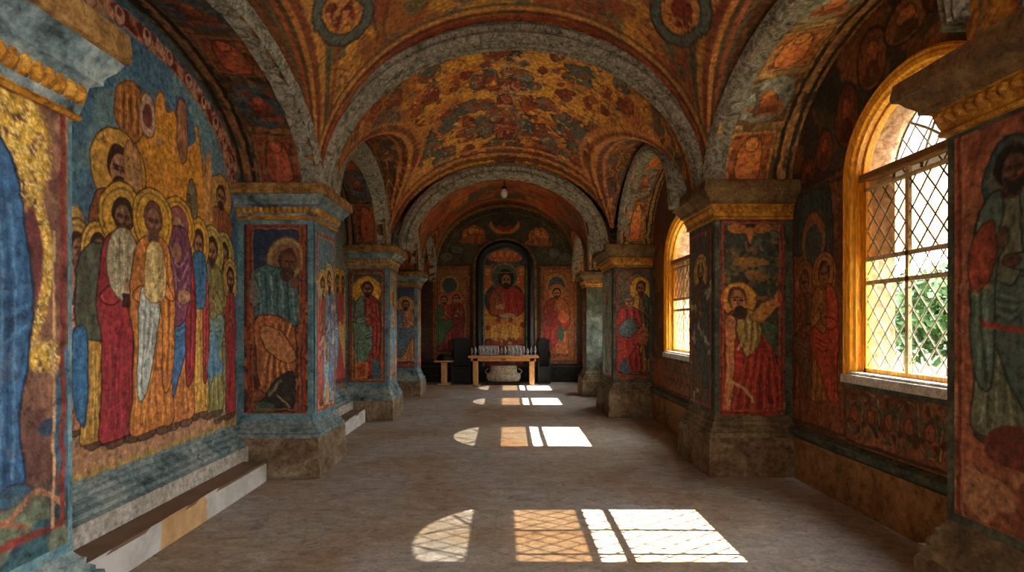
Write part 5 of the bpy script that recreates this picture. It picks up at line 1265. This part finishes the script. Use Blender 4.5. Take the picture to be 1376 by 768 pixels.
def paint_icon(Xg, Zg):
    U, V = VX + Xg * FPX / YB, VY - (Zg - EYE) * FPX / YB
    c = Canvas(U, V, (78, 86, 72), .6, .7, 171, .3)
    c.leaves(np.ones(len(c.u)), [(92, 100, 84), (58, 66, 58)], .1, 4, .57)
    c.poly([(654, 336), (668, 333), (690, 333), (702, 337), (698, 350), (660, 350)], (186, 92, 34), shade=.3)
    for x in (664, 673, 683, 692): c.ell(x, 341, 3, 5, (210, 130, 56), line=(120, 50, 26), lw=.6)
    c.rect(650, 706, 366, 462, (206, 138, 34)); c.rect(648, 651, 366, 462, (140, 120, 60)); c.rect(705, 708, 366, 462, (140, 120, 60))
    for (x, y) in ((658, 378), (698, 378), (655, 368), (701, 368)): c.ell(x, y, 9, 11, (196, 96, 36)); c.ell(x, y - 3, 4, 5, (214, 140, 64), line=(110, 46, 26), lw=.6)
    c.ell(678, 403, 27, 25, (44, 64, 66)); c.ell(678, 401, 23, 21, (70, 84, 74))
    c.ell(678, 372, 17, 17, (78, 92, 74), line=(190, 140, 56), lw=.8)
    c.poly([(658, 420), (660, 394), (670, 385), (690, 385), (702, 396), (704, 414), (694, 424), (676, 424)], (158, 44, 28), line=(70, 24, 18), lw=.8, shade=.25)
    c.ell(690, 404, 15, 16, (164, 42, 28)); c.poly([(660, 420), (664, 395), (674, 390), (676, 418)], (150, 84, 48), shade=.3)
    for k in range(6): c.stroke([(664 + 6 * k, 392), (668 + 5 * k, 406), (662 + 7 * k, 420)], .8, (104, 26, 20) if k % 2 else (206, 96, 56), .7)
    c.ell(680, 374, 10.5, 12.5, (34, 26, 22)); c.ell(680, 377, 6, 8, (150, 104, 74)); c.ell(680, 384, 5, 4, (50, 34, 28))
    for k in (-1, 1): c.ell(680 + 2.6 * k, 375.5, 1.3, .8, INK)
    c.ell(672, 412, 6, 3, (196, 150, 90)); c.ell(682, 424, 10, 3, (180, 146, 100))
    for x in (664, 678, 692): c.poly([(x - 5, 458), (x - 3, 436), (x + 3, 436), (x + 5, 458)], (220, 160, 60), line=(150, 90, 30), lw=.6); c.ell(x, 433, 3.4, 3.6, (196, 116, 44))
    for (x, y) in ((656, 440), (702, 436), (686, 430), (670, 430)): c.ell(x, y, 3, 3.6, (150, 50, 30))
    c.leaves(ss(452, 456, c.v) * (np.abs(c.u - 678) < 28), [(150, 46, 34), (104, 34, 30)], .2, 14, .46)
    c.frame(650, 706, 366, 464, (150, 100, 36), .9)
    return c.grade(.2, .04, .18, (140, 110, 60)).out()
hw = PXB(705) - PXB(678); nx, nz = 90, 240
tt = np.linspace(-1, 1, nx); Xg = np.repeat((PXB(678) + hw * tt)[:, None], nz, 1)
ztop = PZB(357) + (PZB(335) - PZB(357)) * np.sqrt(np.maximum(0, 1 - tt ** 2)); ff = np.linspace(0, 1, nz)
Zg = PZB(492) + (ztop[:, None] - PZB(492)) * ff[None, :]
grid_mesh('painted_panel', np.stack([Xg, np.full_like(Xg, YB - .02), Zg], -1), paint_icon(Xg, Zg), M['fresco'], icon)

# ------------------------------------------------------------------ altar bay furniture
YT = 14.72
tx0, tx1 = (629 - VX) * YT / FPX, (724 - VX) * YT / FPX
tb = thing('altar_table', 'light pine table standing before the arched icon', 'table', ((tx0 + tx1) / 2, YT + .2, 0))
MB().box(tx0, tx1, YT, YT + .42, .715, .775, .008).build('tabletop', M['wood'], tb)
MB().box(tx0 + .07, tx1 - .07, YT + .03, YT + .06, .63, .715).box(tx0 + .07, tx1 - .07, YT + .36, YT + .39, .63, .715).build('apron', M['wood'], tb)
MB().box(-.13, .0, YT + .016, YT + .03, .645, .705, .012).build('carved_boss', M['transom'], tb)
for x in (tx0 + .12, tx1 - .24):
    for y in (YT + .03, YT + .27):
        MB().box(x, x + .13, y, y + .12, 0, .715, .008).build('leg', M['wood_leg'], tb)
cxt = (tx0 + tx1) / 2
# two low silver caskets
def casket(x0, x1, y0, label):
    t = thing('silver_casket', label, 'casket', ((x0 + x1) / 2, y0 + .1, .775))
    MB().box(x0, x1, y0, y0 + .2, .775, .99, .012).build('body', M['silver'], t)
    MB().box(x0 - .012, x1 + .012, y0 - .012, y0 + .212, .775, .80, .006).build('foot_rim', M['silver'], t)
    m = MB().box(x0 - .012, x1 + .012, y0 - .012, y0 + .212, .985, 1.01, .006)
    for k in range(int((x1 - x0) / .045)): m.lathe([(.001, 0), (.014, .008), (.014, .02), (.001, .03)], (x0 + .02 + k * .045, y0 + .01, 1.008), 6)
    m.build('beaded_lid', M['silver'], t)
    pm = MB()
    for k in range(5):
        xa = x0 + .03 + k * (x1 - x0 - .04) / 5; pm.box(xa, xa + (x1 - x0) / 5 - .03, y0 - .006, y0 + .004, .82, .96, .004)
    pm.build('relief_panels', M['silver'], t)
casket(tx0 + .30, tx0 + .74, YT + .2, 'left of two low silver caskets on the altar table')
casket(cxt + .12, cxt + .5, YT + .2, 'right of two low silver caskets on the altar table')
# glass and silver vessels with candles along the table
GL = 'candle cups along the altar table'
def make_cup(x, y, hgt, label):
    t = thing('candle_cup', label, 'candle cup', (x, y, .775), GL)
    r = .034
    MB().lathe([(.026, 0), (.03, .006), (.014, .018), (.012, hgt * .3), (r, hgt * .42), (r * 1.05, hgt * .8), (r * 1.1, hgt * .84), (r * .9, hgt * .84)], (x, y, .775), 10).build('cup', M['silver'], t, True)
    MB().lathe([(.014, hgt * .6), (.014, hgt * 1.08), (.004, hgt * 1.1), (.003, hgt * 1.2)], (x, y, .775), 7).build('candle', M['candle'], t, True)
    return t
n = 18
for k in range(n):
    x = tx0 + .09 + (tx1 - tx0 - .18) * k / (n - 1)
    make_cup(x, YT + (.07 if k % 2 else .12), .17 + .07 * ((k * 7) % 5) / 5, 'small silver candle cup with white candle, one of a row on the altar table')
# white lace-skirted tub under the table
yb = YT + .42
stand = tag(MB().box(cxt - .44, cxt + .44, yb - .22, yb + .26, 0, .06, .01).build('low_stand', M['black']), 'low black board under the white lace tub', 'stand')
lt = thing('lace_basket', 'white lace covered basket under the altar table', 'basket', (cxt, yb, .06))
wob = lambda i, f: .016 * sin(f * 2 * pi * 18) * (1 if i in (1, 2, 3) else .3)
MB().lathe([(.30, 0), (.42, .02), (.47, .10), (.46, .20), (.38, .25), (.37, .40), (.36, .43), (.30, .42), (.02, .40)], (cxt, yb, .06), 90, .95, .40, wob).build('basket_body', M['lace'], lt, False)
for sgn in (-1, 1):
    MB().tube([(cxt + sgn * (.40 + .09 * sin(pi * f)), yb, .25 + .16 * f) for f in np.linspace(0, 1, 8)], .016, 6).build('handle', M['lace'], lt, True)
# dark stalls on both sides of the table
def stall(x0, x1, label, mir):
    t = thing('choir_stall', label, 'chair', ((x0 + x1) / 2, YB - .4, 0))
    y0, y1 = YB - .44, YB - .03
    MB().box(x0 + .03, x1 - .03, y0 + .05, y1 - .05, .40, .46, .01).build('seat', M['black'], t)
    b = MB(); bt = 1.22
    b.loft([[(x0 + .03, y1 - .07, .0), (x1 - .03, y1 - .07, 0), (x1 - .03, y1, 0), (x0 + .03, y1, 0)], [(x0 + .03, y1 - .06, bt - .1), (x1 - .03, y1 - .06, bt - .1), (x1 - .03, y1, bt - .1), (x0 + .03, y1, bt - .1)],
            [(x0 + .1, y1 - .06, bt), (x1 - .1, y1 - .06, bt), (x1 - .1, y1, bt), (x0 + .1, y1, bt)]], True, True)
    b.build('backrest', M['black'], t)
    for x in (x0, x1 - .05):
        m = MB(); prof = [(y0, 0), (y1, 0), (y1, bt - .04), (y1 - .12, bt - .1), (y1 - .18, .86), (y0 + .08, .72), (y0, .68)]
        nn = len(prof); m.add([(x, y, z) for y, z in prof] + [(x + .05, y, z) for y, z in prof], [tuple(range(nn))[::-1], tuple(range(nn, 2 * nn))] + [(i, (i + 1) % nn, nn + (i + 1) % nn, nn + i) for i in range(nn)])
        m.build('side_panel', M['black'], t)
        MB().box(x - .015, x + .065, y0 - .03, y0 + .2, .69, .735, .01).build('armrest', M['black'], t)
    MB().box(x0 + .05, x1 - .05, y0 + .06, y0 + .09, 0.02, .40).build('seat_front', M['black'], t)
PX2 = lambda px: (px - VX) * 15.1 / FPX
stall(PX2(606), PX2(632), 'black wooden stall to the left of the altar table', False)
stall(PX2(723), PX2(740), 'black wooden stall to the right of the altar table', True)
# small side stand with dark cloth on it
sx0, sx1, sy = (583 - VX) * 14.75 / FPX, (608.5 - VX) * 14.75 / FPX, 14.75
st = thing('side_stand', 'small pine stand left of the black stall, on a single post', 'table', ((sx0 + sx1) / 2, sy + .2, 0))
MB().box(sx0, sx1, sy, sy + .42, .60, .645, .008).build('tabletop', M['wood'], st)
px_ = (596.5 - VX) * 14.85 / FPX
MB().box(px_ - .075, px_ + .075, sy + .1, sy + .25, .04, .60, .008).build('post', M['wood_leg'], st)
MB().box(px_ - .17, px_ + .17, sy + .02, sy + .36, 0, .04, .008).build('foot', M['wood_leg'], st)
m = MB(); rings = []
for i, (r, z) in enumerate([(1.0, 0), (1.02, .03), (.9, .08), (.6, .12), (.1, .13)]):
    rings.append([((sx0 + sx1) / 2 + .20 * r * (1 + .08 * sin(5 * a)) * cos(a), sy + .2 + .15 * r * (1 + .1 * sin(4 * a + 1)) * sin(a), .645 + z * (1 + .3 * sin(3 * a))) for a in np.linspace(0, 2 * pi, 24, endpoint=False)])
m.loft(rings, True, True)
tag(m.build('folded_cloth', M['black_cloth'], None, True), 'heap of dark folded cloth lying on the small side stand', 'cloth')
# hanging lamp
ly, lz = 11.3, 4.24; lx = (677.5 - VX) * ly / FPX
lamp = thing('hanging_lamp', 'small white lamp hanging on a dark cord from the altar bay vault', 'lamp', (lx, ly, lz))
MB().tube([(lx, ly, lz + .1), (lx, ly, 5.05)], .012, 6).build('cord', M['black'], lamp)
MB().lathe([(.012, .12), (.05, .1), (.055, .06), (.03, .05)], (lx, ly, lz), 12).build('socket', M['black'], lamp, True)
MB().lathe([(.02, .06), (.05, .03), (.07, -.03), (.06, -.09), (.03, -.12), (.004, -.13)], (lx, ly, lz), 14).build('lamp_globe', M['bulb'], lamp, True)

# ------------------------------------------------------------------ outside: ground and garden trees seen through the panes
tag(MB().add([(3.4, -12, -.3), (60, -12, -.3), (60, 70, -.3), (3.4, 70, -.3)], [(0, 1, 2, 3)]).build('ground', M['grass']), kind='structure')
def tree(x, y, h, r, label, seed):
    t = thing('garden_tree', label, 'tree', (x, y, -.3), 'trees outside the large window'); rnd = random.Random(seed)
    MB().tube([(x, y, -.3), (x + .05, y, h * .4), (x, y + .1, h * .7)], .16, 8, .05).build('trunk', M['bark'], t, True)
    m = MB()
    for k in range(2600):
        a = rnd.uniform(0, 2 * pi); b = math.acos(rnd.uniform(-1, 1)); q = r * rnd.uniform(.55, 1.0) * (1 + .25 * sin(3 * a + seed) * sin(2 * b))
        p_ = np.array((x + q * sin(b) * cos(a), y + q * sin(b) * sin(a), h * .62 + q * .8 * cos(b)))
        if p_[2] < -.2: continue
        d1 = np.array([rnd.gauss(0, 1) for _ in range(3)]); d1 /= np.linalg.norm(d1); d2 = np.cross(d1, [rnd.gauss(0, 1) for _ in range(3)]); d2 /= np.linalg.norm(d2)
        s_ = rnd.uniform(.08, .17); m.add([p_ - d1 * s_, p_ + d2 * s_ * .5, p_ + d1 * s_, p_ - d2 * s_ * .5], [(0, 1, 2, 3)])
    m.build('foliage', M['leaf'], t)
tree(10.4, 13.2, 2.9, 1.4, 'green leafy tree outside, seen low through the large window panes', 3)
tree(12.7, 17.9, 3.2, 1.5, 'smaller green bush outside, seen beside the stone reveal of the large window', 5)
# unseen block added outside to trim the near side of the sun patch
struct_box('sun_blocker', 3.44, 4.3, 2.0, 3.82, -.3, 5.0, M['outer'])

# ------------------------------------------------------------------ light
w = bpy.data.worlds.new('sky'); SC.world = w; w.use_nodes = True
wn, wlk = w.node_tree.nodes, w.node_tree.links
bg = wn['Background']; bg.inputs[0].default_value = (.92, .96, 1.0, 1); bg.inputs[1].default_value = 52.0
sky = wn.new('ShaderNodeTexSky'); sky.sky_type = 'HOSEK_WILKIE'; sky.sun_direction = (.75, 0, .66); sky.turbidity = 6.0
mx = wn.new('ShaderNodeMix'); mx.data_type = 'RGBA'; mx.inputs[0].default_value = .85
wlk.new(sky.outputs[0], mx.inputs[6]); mx.inputs[7].default_value = (.95, .97, 1.0, 1); wlk.new(mx.outputs[2], bg.inputs[0])

def lamp_obj(kind, name, loc, rot, energy, color, **k):
    l = bpy.data.lights.new(name, kind); l.energy = energy; l.color = color
    for a, b in k.items(): setattr(l, a, b)
    o = bpy.data.objects.new(name, l); COL.objects.link(o); o.location = loc; o.rotation_euler = rot; return o
# sun comes in square to the right-hand wall
elev = radians(40.7)
lamp_obj('SUN', 'sun', (12, 4, 10), (0, pi / 2 - elev, 0), 105.0, (1.0, .93, .80), angle=radians(.3))
for W in (W1, W2, W3, W4):
    o = lamp_obj('AREA', 'sky_portal', (W['x'] + .43, W['yc'], (W['z0'] + W['zs'] + W['rise']) / 2), (0, -pi / 2, pi), 1.0, (1, 1, 1), shape='RECTANGLE', size=2.4, size_y=2 * W['h'])
    o.rotation_euler = (0, pi / 2, 0); o.data.cycles.is_portal = True
# added fill lamp behind the camera, brightens the nave from out of view
lamp_obj('AREA', 'rear_fill', (.6, -2.7, 2.4), (radians(90), 0, 0), 75, (1.0, .93, .84), shape='RECTANGLE', size=3.4, size_y=3.2)

lamp_obj('AREA', 'near_side_fill', (2.85, -.4, 1.9), (0, radians(90), radians(24)), 250, (1.0, .96, .90), shape='RECTANGLE', size=2.2, size_y=1.4)  # added fill lamp beside the camera, brightens the left wall and floor
cam = bpy.data.cameras.new('camera'); co = bpy.data.objects.new('camera', cam); COL.objects.link(co)
co.location = (0, 0, EYE); co.rotation_euler = (pi / 2, 0, 0)
cam.sensor_width = 36.0; cam.lens = FPX / 1376 * 36.0
cam.shift_x = 8 / 1376; cam.shift_y = 51 / 1376; cam.clip_start = .05
SC.camera = co
SC.view_settings.view_transform = 'Standard'; SC.view_settings.look = 'None'
SC.view_settings.exposure = 0.5
SC.cycles.use_denoising = True
SC.cycles.max_bounces = 10; SC.cycles.diffuse_bounces = 6; SC.cycles.transparent_max_bounces = 16
SC.cycles.caustics_reflective = False; SC.cycles.caustics_refractive = False
SC.cycles.sample_clamp_indirect = 6.0
